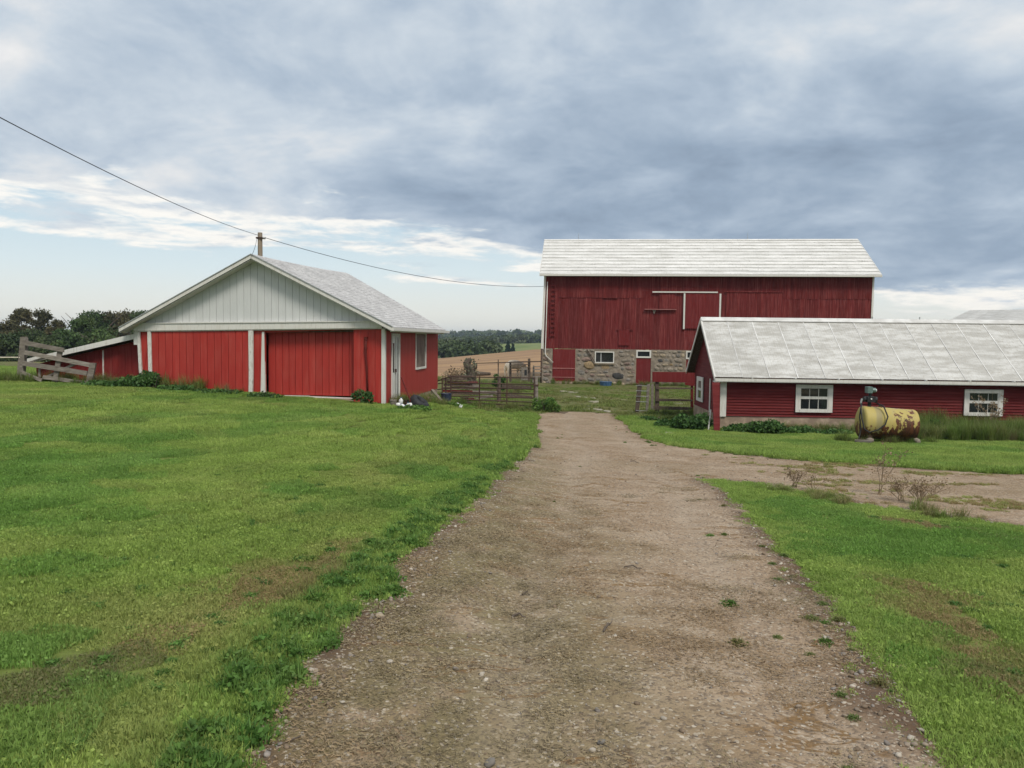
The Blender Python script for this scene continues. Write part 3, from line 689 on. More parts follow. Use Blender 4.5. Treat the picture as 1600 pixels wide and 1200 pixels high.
    # lower doors and windows
    d1 = panel('lower_door', .62, 2.18, -1.25, .99, .02, 'barn_door_red', .39)
    pl('rail', 'red_pale', .62, 2.18, -.035, -.006, -.37, -.31, parent=d1); pl('rail', 'red_pale', .62, 2.18, -.035, -.006, -.99, -.93, parent=d1)
    pl('door_step', 'concrete', .55, 2.25, -.3, .02, -1.62, -1.26)
    def window(u0, u1, z0, z1, fw=.07, sash=True, mull=0):
        Wn = pl('window', 'glass', u0+fw, u1-fw, .05, .06, z0+fw, z1-fw)
        B.part('window_frame', 'white', lambda m: (m.box(u0, u0+fw, -.06, .05, z0, z1), m.box(u1-fw, u1, -.06, .05, z0, z1), m.box(u0+fw, u1-fw, -.06, .05, z0, z0+fw), m.box(u0+fw, u1-fw, -.06, .05, z1-fw, z1)), Wn)
        return Wn
    w1 = window(3.52, 4.84, .06, .86)
    pl('sash_bar', 'steel', 3.9, 3.98, .03, .045, .135, .785, parent=w1)
    pl('window_ledge', 'stone1', 3.5, 4.86, -.12, .0, -.03, .05)
    window(6.33, 7.34, .46, .99, .1); panel('lower_door', 6.345, 7.325, -1.44, .45, .02, 'barn_door_red', .245)
    window(9.68, 10.75, .42, .97, .09); panel('lower_door', 9.7, 10.7, -1.4, .41, .02, 'barn_door_red', .25)
    B.part('iron_brace', 'dark_iron', lambda m: m.bar((2.96, -.1, 1.0), (3.52, -.12, .12), .05, .05))
    B.part('drain_pipe', 'dark_iron', lambda m: m.tube([(-.16, -.06, 1.0), (-.17, -.06, -1.5)], .045), smooth=True)
    # roof
    ln = math.hypot(D/2+ov, (D/2+ov)*sl_); N = 11
    RF = B.part('roof', 'wood_brown', lambda m: (m.slabx([(-ov, ze-ov*sl_-.04), (D/2, zr-.04), (D/2, zr-.10), (-ov, ze-ov*sl_-.10)], -oe+.02, L+oe-.02), m.slabx([(D/2, zr-.10), (D/2, zr-.04), (D+ov, ze-ov*sl_-.04), (D+ov, ze-ov*sl_-.10)], -oe+.02, L+oe-.02)))
    for i in range(N):
        a, b = i/N, (i+1)/N-.0065  # gap bares the dark underlay, standing in for shadow and dirt at each lap
        va, vb = -ov+(D/2+ov)*a, -ov+(D/2+ov)*b; za, zb_ = ze-ov*sl_+(zr-ze+ov*sl_)*a, ze-ov*sl_+(zr-ze+ov*sl_)*b
        m = MB(B.zb); K = 24
        for k in range(K):
            x0, x1 = -oe+(L+2*oe)*k/K, -oe+(L+2*oe)*(k+1)/K; j = [random.uniform(-.012, .012) for _ in (0, 1)]
            m.hexa([(x0+.003, va, za-.03), (x1, va, za-.03), (x1, vb, zb_-.03), (x0+.003, vb, zb_-.03), (x0+.003, va-.012, za+.045+j[0]), (x1, va-.012, za+.045+j[0]), (x1, vb, zb_+.006), (x0+.003, vb, zb_+.006)])
        m.build('roof_course', M['barn_roof'], RF)
    B.part('back_slope', 'barn_roof', lambda m: m.slabx([(D/2, zr-.03), (D/2, zr+.02), (D+ov, ze-ov*sl_+.02), (D+ov, ze-ov*sl_-.03)], -oe, L+oe), RF)
    B.part('ridge_cap', 'barn_roof', lambda m: m.slabx([(D/2-.2, zr-.07), (D/2-.2, zr-.03), (D/2, zr+.07), (D/2+.2, zr-.03), (D/2+.2, zr-.07), (D/2, zr+.03)], -oe-.01, L+oe+.01), RF)
    for uu in (-oe-.03, L+oe+.002): B.part('rake_board', 'white', lambda m: (m.slabx([(-ov, ze-ov*sl_+.05), (-ov, ze-ov*sl_-.15), (D/2, zr-.15), (D/2, zr+.05)], uu, uu+.028), m.slabx([(D/2, zr+.05), (D/2, zr-.15), (D+ov, ze-ov*sl_-.15), (D+ov, ze-ov*sl_+.05)], uu, uu+.028)))
    ez = ze-ov*sl_
    B.part('gutter', 'white', lambda m: (m.box(-oe, L+oe, -ov-.14, -ov-.02, ez-.12, ez-.10), m.box(-oe, L+oe, -ov-.15, -ov-.135, ez-.12, ez-.0), m.box(-oe, L+oe, -ov-.02, -ov+.0, ez-.13, ez-.03)))
    for k in range(9): B.part('gutter_strap', 'white', lambda m: m.box(.8+k*2.55, .84+k*2.55, -ov-.16, -ov, ez-.0, ez+.035))
    for uu in (2.2, 14.4): B.part('lightning_rod', 'steel', lambda m: m.tube([(uu, D/2, zr), (uu, D/2, zr+.55)], [.02, .008], 6))
build_barn()

# ---- low shed on the right --------------------------------------------------------------
def build_low_shed():
    L, W, ze, zr = 20., 4.71, .668, 2.475; zs = -.885
    B = Bld('low_shed', 7.148, 26.1, .044, -1.5, 'long low red clapboard shed with grey-white sheet metal roof', 'shed')
    sl_ = (zr-ze)/(W/2); ov = .29; oe = .30
    B.part('frame', 'rs_red', lambda m: (m.box(.02, L, .03, .1, zs, .6), m.box(.02, L, W-.1, W-.03, zs, .6), m.slabx([(.03, zs), (W-.03, zs), (W-.03, ze-.05), (W/2, zr-.1), (.03, ze-.05)], .02, .1), m.slabx([(.03, zs), (W-.03, zs), (W-.03, ze-.05), (W/2, zr-.1), (.03, ze-.05)], L-.1, L)))
    FW = B.part('front_wall', 'rs_red', lambda m: m.box(.05, L, .012, .028, zs, .5))
    m = MB(); m.slabx([(-.038, 0), (.01, 0), (.01, .098), (.0, .098)], .0, L); me = m.mesh('clapboard'); me.materials.append(M['rs_red'])
    for k in range(15):
        o = link('clapboard', me, None, FW); o.location = (0, 0, zs+k*.096+1.5)
    GW = B.part('gable_wall', 'rs_red', lambda m: m.box(.013, .019, .1, W-.1, zs, .5))
    z = zs
    while z < zr-.15:
        zt = z+.098; half = min(W/2, (zr-.06-zt)/sl_)
        if half > .03: B.part('clapboard', 'rs_red', lambda m: m.hexa([(-.036, W/2-half, z), (.012, W/2-half, z), (.012, W/2+half, z), (-.036, W/2+half, z), (.0, W/2-half, zt), (.012, W/2-half, zt), (.012, W/2+half, zt), (.0, W/2+half, zt)]), GW)
        z += .096
    B.part('foundation', 'concrete', lambda m: (m.box(-.03, L, -.01, .3, -2.2, zs-.004), m.box(-.03, .3, .3, W, -2.2, zs-.004), m.box(.3, L, W-.3, W, -2.2, zs-.004)))
    B.part('corner_board', 'white', lambda m: m.box(-.06, .145, -.07, -.042, zs-.02, .44))
    B.part('corner_strip', 'white', lambda m: (m.box(-.065, -.04, 1.58, 1.70, zs-.03, .30), ))
    B.part('eave_return', 'white', lambda m: m.box(-.29, -.03, -.27, .1, .27, .31))
    def window(u0, u1, z0, z1):
        Wn = B.box('window', 'white', u0, u1, -.05, -.042, z0, z1)
        fw = .135; a, b, c, d = u0+fw, u1-fw, z0+.10, z1-.12
        B.part('casing', 'white', lambda m: (m.box(u0, a, -.085, -.051, z0, z1), m.box(b, u1, -.085, -.051, z0, z1), m.box(a, b, -.085, -.051, d, z1), m.box(a, b, -.10, -.051, z0, c)), Wn)
        mid = c+(d-c)*.55
        B.part('sash', 'white', lambda m: (m.box(a, b, -.077, -.052, mid-.045, mid+.045), m.box(a, a+.035, -.075, -.052, c, d), m.box(b-.035, b, -.075, -.052, c, d)), Wn)
        w = (b-a-.07)/3
        for lo, hi in ((c+.02, mid-.047), (mid+.047, d-.015)):
            for k in range(3):
                x0 = a+.035+k*w
                B.part('pane', 'glass', lambda m: m.box(x0+.014, x0+w-.014, -.062, -.051, lo, hi), Wn)
        return Wn
    window(2.463, 3.691, -.714, .224); window(8.03, 9.29, -.744, .143); window(14.0, 15.25, -.744, .143)
    G = B.box('window', 'white', -.05, -.042, 2.85, 3.97, -.65, .27)
    B.part('casing', 'white', lambda m: (m.box(-.085, -.051, 2.83, 3.1, -.66, .28), m.box(-.085, -.051, 3.72, 3.99, -.66, .28), m.box(-.085, -.051, 3.1, 3.72, .12, .28), m.box(-.095, -.051, 3.1, 3.72, -.66, -.54), m.box(-.085, -.051, 3.1, 3.72, -.24, -.15)), G)
    B.part('pane', 'glass', lambda m: m.box(-.065, -.052, 3.1, 3.72, -.54, -.24), G); B.part('pane', 'dusty_glass', lambda m: m.box(-.065, -.052, 3.1, 3.72, -.15, .12), G)
    # roof sheets
    RF = B.part('roof', 'wood_brown', lambda m: (m.slabx([(-ov, ze-ov*sl_-.03), (W/2, zr-.03), (W/2, zr-.08), (-ov, ze-ov*sl_-.08)], -oe+.03, L+oe), m.slabx([(W/2, zr-.08), (W/2, zr-.03), (W+ov, ze-ov*sl_-.03), (W+ov, ze-ov*sl_-.08)], -oe+.03, L+oe)))
    sw = .915; k = 0; u = -oe
    zz = lambda v: ze+v*sl_ if v < W/2 else zr-(v-W/2)*sl_
    while u < L+oe-.1:
        m = MB(B.zb); nv = 8; vs = [-ov+(W/2+ov)*i/nv for i in range(nv+1)]; nc = 11
        dzs = [random.uniform(-.005, .009) for _ in vs]
        for i in range(nv):
            for c in range(nc*2):
                xa, xb = u+sw*c/(nc*2), u+sw*(c+1)/(nc*2); ha, hb = (.003 if c % 2 else 0), (0 if c % 2 else .003)
                m.add([(xa, vs[i], zz(vs[i])+ha+dzs[i]), (xb, vs[i], zz(vs[i])+hb+dzs[i]), (xb, vs[i+1], zz(vs[i+1])+hb+dzs[i+1]), (xa, vs[i+1], zz(vs[i+1])+ha+dzs[i+1])], [(0, 1, 2, 3)])
        s_ = m.build('roof_sheet', M['shed_metal'], RF)
        j = random.uniform(-.015, .015)
        B.part('seam', 'rib', lambda m: m.slabx([(-ov-.005, zz(-ov)+.004), (-ov-.005, zz(-ov)+.016), (W/2, zr+.016), (W/2, zr+.004)], u-.017+j, u+.017+j), RF)
        u += sw; k += 1
    B.part('back_slope', 'shed_metal', lambda m: m.slabx([(W/2, zr-.02), (W/2, zr+.01), (W+ov, ze-ov*sl_+.01), (W+ov, ze-ov*sl_-.02)], -oe, L+oe), RF)
    B.part('ridge_cap', 'rib', lambda m: m.slabx([(W/2-.16, zr-.085), (W/2-.16, zr-.06), (W/2, zr+.065), (W/2+.16, zr-.06), (W/2+.16, zr-.085), (W/2, zr+.04)], -oe-.01, L+oe), RF)
    B.part('barge_board', 'white', lambda m: m.slabx([(-ov, zz(-ov)+.02), (-ov, zz(-ov)-.12), (W/2, zr-.12), (W/2, zr+.02)], -oe-.03, -oe-.002))
    B.part('barge_board', 'white', lambda m: m.slabx([(W/2+.001, zr+.02), (W/2+.001, zr-.12), (W+ov, zz(W+ov)-.12), (W+ov, zz(W+ov)+.02)], -oe-.03, -oe-.002))
    ez = zz(-ov)
    B.part('gutter', 'white', lambda m: (m.box(-oe-.02, L+oe, -ov-.13, -ov-.0, ez-.15, ez-.13), m.box(-oe-.02, L+oe, -ov-.14, -ov-.12, ez-.13, ez-.035), m.box(-oe-.02, -oe-.0, -ov-.12, -ov, ez-.13, ez-.04)))
    for k in range(12): B.part('gutter_strap', 'white', lambda m: m.box(.9+k*1.42, .93+k*1.42, -ov-.15, -ov+.02, ez-.03, ez+.012))
    B.part('eave_soffit', 'wood_brown', lambda m: m.box(-.02, L, -ov, -.03, ez-.10, ez-.085))
    for uu in (5.9, 7.6): B.part('vent_stub', 'steel', lambda m: m.tube([(uu, W/2, zr), (uu, W/2, zr+.14)], .02, 6))
build_low_shed()
def build_far_building():
    B = Bld('far_barn', 39.6, 70., R(45), -1.3, 'distant building with pale metal roof behind the low shed', 'building')
    W, L, ze, zr, ov = 16., 22., 3.55, 4.95, .4; s = (zr-ze)/(W/2)
    B.part('wall', 'gable', lambda m: m.slabx([(.0, -1.6), (W, -1.6), (W, ze), (W/2, zr-.1), (0, ze)], 0., L))
    RF = B.part('roof', 'steel', lambda m: (m.slabx([(W/2, zr-.03), (W/2, zr), (W+ov, ze-ov*s), (W+ov, ze-ov*s-.03)], -.4, L+.4)))
    for k in range(22):
        B.part('roof_sheet', 'shed_metal', lambda m: m.slabx([(-ov, ze-ov*s), (-ov, ze-ov*s+.03), (W/2, zr+.03), (W/2, zr)], -.4+k*1.0, .585+k*1.0), RF)
build_far_building()
# ------------------------------------------------------------------ fences, gates, pole, wires
def pquad(mb, quad, Y, t, dY=0.):
    """a board traced by four (px,py) corners standing at depth Y, t thick"""
    a = [at(x, y, Y) for x, y in quad]; n = len(a)
    mb.add([(p.x, p.y, p.z) for p in a]+[(p.x, p.y+t, p.z) for p in a], [tuple(range(n)), tuple(reversed(range(n, 2*n)))]+[(i, i+n, (i+1) % n+n, (i+1) % n) for i in range(n)])
    return mb
def localise(root):
    """children were built in world coordinates: shift them under their root"""
    for c in list(root.children): c.matrix_parent_inverse = Matrix.Identity(4); c.data.transform(Matrix.Translation(-root.location)) if c.data.users == 1 else None
def wthing(name, loc, label, cat, group=None):
    o = empty(name, loc); tag(o, label, cat, group); o['_w'] = 1; return o
def wpart(root, name, mat, fn, parent=None, smooth=False):
    m = MB(); fn(m); L = root.location; m.v = [(p[0]-L.x, p[1]-L.y, p[2]-L.z) for p in m.v]
    return m.build(name, M[mat] if isinstance(mat, str) else mat, parent or root, smooth)

def build_broken_gate():
    Y = 22.0; p = at(86, 599, Y)
    g = wthing('wooden_gate', (p.x, p.y, tz(p.x, p.y)), 'broken weathered grey wooden gate sagging beside the lean-to', 'gate')
    Q = lambda name, q, dy, t=.045: wpart(g, name, 'wood_grey', lambda m: pquad(m, q, Y+dy, t))
    Q('post', [(24.5, 600), (34, 600), (40, 533), (38.5, 526), (31.5, 526.5)], 0, .14)
    Q('rail', [(38, 539), (40, 532.5), (99.5, 544), (99, 550.5)], -.05); Q('rail', [(37.5, 554), (39, 547.5), (142, 567.5), (141, 573.8)], -.05)
    Q('rail', [(34, 571), (35, 564), (136, 580), (135, 587)], -.05); Q('rail', [(33, 584), (34.5, 579.5), (65, 592.5), (64, 597)], -.05); Q('rail', [(66, 592), (67, 586.5), (136, 596), (136, 601)], -.05)
    Q('upright', [(81, 602), (88.5, 602), (97.5, 546), (89.5, 546)], .0); Q('upright', [(133, 603), (142, 603), (149.5, 567.5), (140, 567)], -.1, .07)
    Q('brace', [(62, 592), (69, 592), (119, 570), (112, 568.5)], .05); Q('brace', [(42, 566), (50, 566), (75, 559.5), (74, 556)], .05)
    Q('picket', [(59.5, 590), (63, 590), (62.5, 576), (59.8, 576)], .05, .03)
    # rope line going left from the post
    a, b = at(31, 558.5, Y), at(-60, 555, Y+2)
    o = wthing('rope', (a.x, a.y, a.z), 'thin tan rope strung left from the broken gate post', 'rope')
    wpart(o, 'strand', 'hide', lambda m: m.tube([a, a.lerp(b, .3)-Vector((0, 0, .02)), a.lerp(b, .65)-Vector((0, 0, .02)), b], .016, 6))
build_broken_gate()

def build_pipe_gate():
    A = Vector((-2.35, 29.5, 0)); Bq = Vector((.93, 32., 0))
    zA0, zB0 = at(704, 630, 29.5).z, at(832, 638, 32).z
    k = lambda t, pyl, pyr: Vector((A.x+(Bq.x-A.x)*t, A.y+(Bq.y-A.y)*t, at(704, pyl, 29.5).z*(1-t)+at(832, pyr, 32).z*t))
    g = wthing('pipe_gate', (-.7, 30.75, tz(-.7, 30.75)), 'rusty dark metal pipe gate with seven rails between shed and drive', 'gate')
    for l, r in ((588, 590.5), (597.5, 601), (604.7, 608), (612, 615.5), (618.5, 622), (623, 628.5), (627.5, 634.5)):
        wpart(g, 'rail', 'dark_iron', lambda m: m.tube([k(0, l, r), k(.33, l+.35, r+.2), k(.66, l, r), k(1, l, r)], .024, 8), smooth=True)
    for t in (0, .325, .655, 1.): wpart(g, 'upright', 'dark_iron', lambda m: m.bar(k(t, 587, 589.5), k(t, 629, 636), .065, .05), )
    p = Vector((1.02, 32.1, tz(1.02, 32.1)))
    o = wthing('fence_post', p, 'grey wooden post at the right end of the pipe gate', 'post')
    wpart(o, 'shaft', 'wood_grey', lambda m: m.tube([p+Vector((0, 0, -.3)), p+Vector((.0, 0, .8)), p+Vector((-.02, 0, 1.37))], [.085, .08, .07], 9)); wpart(o, 'hinge', 'dark_iron', lambda m: (m.box(p.x-.1, p.x+.09, p.y-.1, p.y+.1, p.z+1.0, p.z+1.05), ))
    # short pipe panel to the shed corner
    Y = 29.3; b = at(694, 630, Y)
    g = wthing('pipe_fence', (b.x, b.y, tz(b.x, b.y)), 'short rusty pipe fence panel between the shed corner and the pipe gate', 'fence')
    for l, r in ((596.5, 588.5), (600, 598), (609, 607), (616.5, 614)): wpart(g, 'rail', 'dark_iron', lambda m: m.tube([at(681, l, Y+.4), at(693, (l+r)/2-.6, Y+.2), at(704, r, Y+.1)], .02, 6))
    for x in (691, 696.5): wpart(g, 'upright', 'dark_iron', lambda m: m.bar(at(x, 591, Y+.2), at(x, 630, Y+.2), .045, .045))
build_pipe_gate()

def build_back_fences():
    Y = 50
    g = wthing('rail_fence', (at(820, 590, Y).x, Y, tz(1, Y)), 'weathered split rail fence between the pasture and the barn corner', 'fence')
    Q = lambda name, q, dy=0, t=.09, mat='wood_brown': wpart(g, name, mat, lambda m: pquad(m, q, Y+dy, t))
    for x, y0, w in ((797.5, 565.5, 2), (826.8, 560, 2.4), (778.5, 561.5, 1.), (741, 564, 1.4)): Q('post', [(x-w, 597), (x+w, 597), (x+w*.8, y0), (x-w*.8, y0+.4)])
    Q('rail', [(742, 567.2), (778, 566), (812, 564.6), (845, 564), (845, 565.6), (812, 566.6), (778, 567.4), (742, 568.4)], -.12, .08)
    for a, b in ((570.2, 568.3), (574.6, 573.2), (579, 578)): Q('rail', [(797, a), (828, b), (828, b+1.5), (797, a+1.4)], -.12, .07)
    for a in (572, 577, 582, 588): Q('rail', [(833, a), (845.5, a-.4), (845.5, a+1), (833, a+1.6)], -.12, .07, 'wood_grey')
    Q('post', [(832, 598), (835.5, 598), (835, 571), (832.6, 571)], 0, .1, 'wood_grey')
    p = at(820.5, 590, 47)
    h = wthing('plank_hurdle', (p.x, p.y, tz(p.x, p.y)), 'pale weathered plank hurdle with a black sheet as a shaded gap by the rail fence', 'hurdle')
    for x in (816, 819.4, 822.8): wpart(h, 'plank', 'wood_grey', lambda m: pquad(m, [(x-1.5, 594), (x+1.6, 594), (x+1.6, 574), (x-1.5, 574)], 47, .05))
    wpart(h, 'opening_shade', 'rubber', lambda m: pquad(m, [(819.6, 586), (823.2, 586), (823.2, 578), (819.6, 578)], 46.97, .02))  # black sheet over the planks stands in for the shade of a gap
    # right-hand fence beside the low shed
    Y = 32
    g = wthing('board_fence', (at(1050, 645, Y).x, Y, tz(6.5, Y)), 'wooden rail fence with a wide red top board left of the low shed', 'fence')
    Q = lambda name, q, dy=0, t=.1, mat='wood_brown': wpart(g, name, mat, lambda m: pquad(m, q, Y+dy, t))
    Q('post', [(1023.8, 652), (1030.2, 652), (1029.5, 594), (1024.5, 594)], 0, .16); Q('post', [(1079.5, 650), (1083.5, 650), (1083, 597), (1080, 597)], 0, .1, 'rs_red')
    Q('rail', [(1025, 605), (1082, 606), (1082, 608), (1025, 608.2)], -.06, .06); Q('rail', [(1024, 622.5), (1082, 624.5), (1082, 627), (1024, 627)], -.06, .07); Q('rail', [(1021, 634.5), (1082, 636.5), (1082, 641), (1021, 640)], -.08, .1)
    Q('top_board', [(1019.5, 596.5), (1019.5, 581), (1085, 581.5), (1085, 598)], -.08, .05, 'barn_door_red'); Q('top_board', [(1070, 598.2), (1085, 598.2), (1085, 603), (1071, 601.5)], -.08, .05, 'barn_door_red')
    Y = 31.6
    g = wthing('wire_gate', (at(1004, 645, Y).x, Y, tz(5.5, Y)), 'narrow leaning gate of dark uprights and wire beside the board fence', 'gate')
    Q('dummy', [(0, 0)]*3) if False else None
    P2 = lambda name, q, dy=0, t=.08, mat='wood_brown': wpart(g, name, mat, lambda m: pquad(m, q, Y+dy, t))
    P2('upright', [(992.5, 644), (998, 644), (1003.5, 600), (996.5, 600)], 0, .09); P2('upright', [(1008.5, 646), (1012.5, 646), (1016, 600), (1011.5, 600)], 0, .08, 'wood_grey')
    for y in (602, 610, 618.5, 627, 641): P2('wire', [(993.5, y), (1012, y+.6), (1012, y+1.5), (993.5, y+.9)], -.03, .02, 'steel')
    P2('picket', [(1017, 640), (1021, 640), (1021.5, 600), (1017.5, 601)], .1, .04, 'wood_grey')
build_back_fences()

def build_pole():
    x, y = -10.95, 33.; t = at(406.3, 363.5, 33).z; x = at(406.3, 363.5, 33).x; zb = tz(x, y)
    o = wthing('utility_pole', (x, y, zb), 'wooden utility pole rising behind the pale shed gable', 'pole')
    wpart(o, 'shaft', 'pole_wood', lambda m: m.tube([(x, y, zb-.3), (x, y, t-2), (x, y, t)], [.14, .105, .095], 12), smooth=False)
    wpart(o, 'insulator', 'steel', lambda m: m.tube([(x+.1, y-.05, t-.22), (x+.24, y-.05, t-.24)], .05, 8)); wpart(o, 'bracket', 'dark_iron', lambda m: m.box(x-.14, x+.14, y-.14, y+.14, t-.26, t-.2))
    def sag(a, b, s, n=24): return [a.lerp(b, i/n)-Vector((0, 0, s*4*(i/n)*(1-i/n))) for i in range(n+1)]
    a = Vector((x-.05, y-.1, t-.12)); b = Vector((-7.5, -6, 6.7))
    c = wthing('overhead_cable', tuple(a), 'black overhead cable running from the pole up to the left', 'cable'); wpart(c, 'strand', 'black_wire', lambda m: m.tube(sag(a, b, .80), .010, 6))
    a2 = Vector((x+.24, y-.05, t-.22)); b2 = at(849, 447.5, 53.0)
    c = wthing('overhead_cable', tuple(a2), 'black overhead cable running from the pole right to the barn', 'cable'); wpart(c, 'strand', 'black_wire', lambda m: m.tube(sag(a2, b2, .62), .013, 6))
    a3 = Vector((x-.1, y-.1, t-.25)); b3 = at(392.5, 400, 21.6)
    c = wthing('drop_wire', tuple(a3), 'thin wire from the pole down to the shed ridge', 'wire'); wpart(c, 'strand', 'black_wire', lambda m: m.tube(sag(a3, b3, .1, 10), .008, 5))
build_pole()

# ------------------------------------------------------------------ fuel tank
def build_tank():
    c = at(1385.5, 662, 22.0); zg = tz(c.x, c.y)
    o = empty('fuel_tank', (c.x, c.y, zg)); tag(o, 'rusty yellow cylindrical fuel tank with a hand pump on top', 'tank')
    r, hl = .46, .745; prof = [(-hl-.035, 0), (-hl-.03, r*.5), (-hl-.012, r*.85), (-hl+.02, r*.98), (-hl+.05, r), (-hl+.09, r+.006), (-hl+.12, r), (-.28, r), (-.27, r+.008), (-.25, r+.008), (-.24, r), (.3, r), (hl-.1, r), (hl-.05, r+.004), (hl-.02, r*.98), (hl+.012, r*.85), (hl+.03, r*.5), (hl+.035, 0)]
    m = MB(); n = 40; vs = []; fs = []
    for x, q in prof:
        for k in range(n): vs.append((x, math.cos(2*math.pi*k/n)*q, math.sin(2*math.pi*k/n)*q))
    for i in range(len(prof)-1):
        for k in range(n): fs.append((i*n+k, i*n+(k+1) % n, (i+1)*n+(k+1) % n, (i+1)*n+k))
    m.add(vs, fs); b = m.build('barrel', M['tank'], o, True); b.location = (0, 0, c.z-zg); b.rotation_euler = (0, R(3.6), R(-4))
    T = lambda x, z: Vector((x, 0, c.z-zg+z))
    P = lambda nm, mt, fn, par=None, sm_=False: (lambda mm: (fn(mm), mm.build(nm, M[mt], par or o, sm_))[1])(MB())
    pump = P('pump', 'rubber', lambda m: (m.tube([T(-.52, .48), T(-.52, .62)], .05, 10), m.box(-.63, -.40, -.12, .12, T(0, .62).z, T(0, .78).z), m.tube([T(-.70, .70), T(-.32, .70)], .075, 10), m.tube([T(-.52, .78), T(-.5, .88)], .04, 8)))
    P('motor', 'green_motor', lambda m: (m.box(-.62, -.48, -.10, .10, T(0, .88).z, T(0, 1.06).z), m.tube([T(-.48, .96), T(-.37, .96)], .07, 12)), pump)
    P('cap', 'plastic_white', lambda m: m.tube([T(-.36, .955)+Vector((0, 0, 0)), T(-.34, .955)], .045, 10), pump); P('gauge', 'plastic_white', lambda m: m.tube([Vector((-.53, -.125, T(0, .72).z)), Vector((-.53, -.14, T(0, .72).z))], .022, 10), pump)
    P('nozzle', 'steel', lambda m: m.tube([T(-.76, .72)+Vector((0, -.05, 0)), T(-.79, .6)+Vector((0, -.05, 0)), T(-.76, .5)+Vector((0, -.05, 0))], [.03, .025, .02], 8), pump)
    hz = lambda x, y, z: Vector((x, y, c.z-zg+z))
    P('hose', 'rubber', lambda m: m.tube([hz(-.40, -.05, .63), hz(-.25, -.30, .52), hz(-.22, -.50, .25), hz(-.30, -.53, .03), hz(-.50, -.54, -.12), hz(-.72, -.50, -.20), hz(-.82, -.40, -.12), hz(-.85, -.3, .15), hz(-.83, -.15, .45), hz(-.76, -.05, .6)], .02, 8), None, True)
    P('hose', 'rubber', lambda m: m.tube([hz(-.80, -.1, .55), hz(-.88, -.2, .2), hz(-.87, -.3, -.15), hz(-.95, -.35, -.42), hz(-1.05, -.4, zg-c.z+.03)], .018, 8), None, True)
    P('filler_cap', 'dark_iron', lambda m: m.tube([T(-.2, .46), T(-.2, .53)], .05, 10))
    for x in (-.6, .55): P('cradle', 'dark_iron', lambda m: (m.slab([(x-.06, -.12), (x+.06, -.12), (x+.06, .22), (x-.06, .22)], -.3, .3)))
    for i, (x, lab) in enumerate(((-.66, 'pale stone block under the left end of the yellow tank'), (.66, 'pale stone block under the right end of the yellow tank'))):
        s = link('stone_block', ROCKS[i][0]); s.location = (c.x+x, c.y-.42, tz(c.x+x, c.y-.42)+.07); s.scale = (.2, .2, .2); tag(s, lab, 'stone')
    a = at(1336, 687, 21.6); b = at(1362, 692, 21.4); q = wthing('plank', (a.x, a.y, tz(a.x, a.y)), 'grey scrap plank on the grass in front of the yellow tank', 'plank')
    wpart(q, 'wood', 'wood_grey', lambda m: m.bar((a.x, a.y, tz(a.x, a.y)+.06), (b.x, b.y, tz(b.x, b.y)+.06), .12, .06))
build_tank()
# board leaning at the corner of the low shed
def build_lean_board():
    a = at(1120.5, 681, 24.9); zg = tz(a.x, a.y)
    o = wthing('leaning_board', (a.x, a.y, zg), 'tall dark red board standing against the corner of the low shed', 'board')
    q0 = [at(1116, 683, 24.9), at(1125, 683, 24.9)]; q1 = [at(1112.8, 597.5, 25.5), at(1124.5, 597.5, 25.5)]
    wpart(o, 'wood', 'rs_red', lambda m: m.hexa([q0[0], q0[1], q0[1]+Vector((0, .05, 0)), q0[0]+Vector((0, .05, 0)), q1[0], q1[1], q1[1]+Vector((0, .05, 0)), q1[0]+Vector((0, .05, 0))]))
    b = at(1106.5, 676, 25.2); o = wthing('white_rod', (b.x, b.y, tz(b.x, b.y)), 'thin white rod standing by the corner of the low shed', 'rod')
    wpart(o, 'shaft', 'white_rough', lambda m: m.bar(b, at(1110.5, 640, 25.5), .04, .04))
build_lean_board()

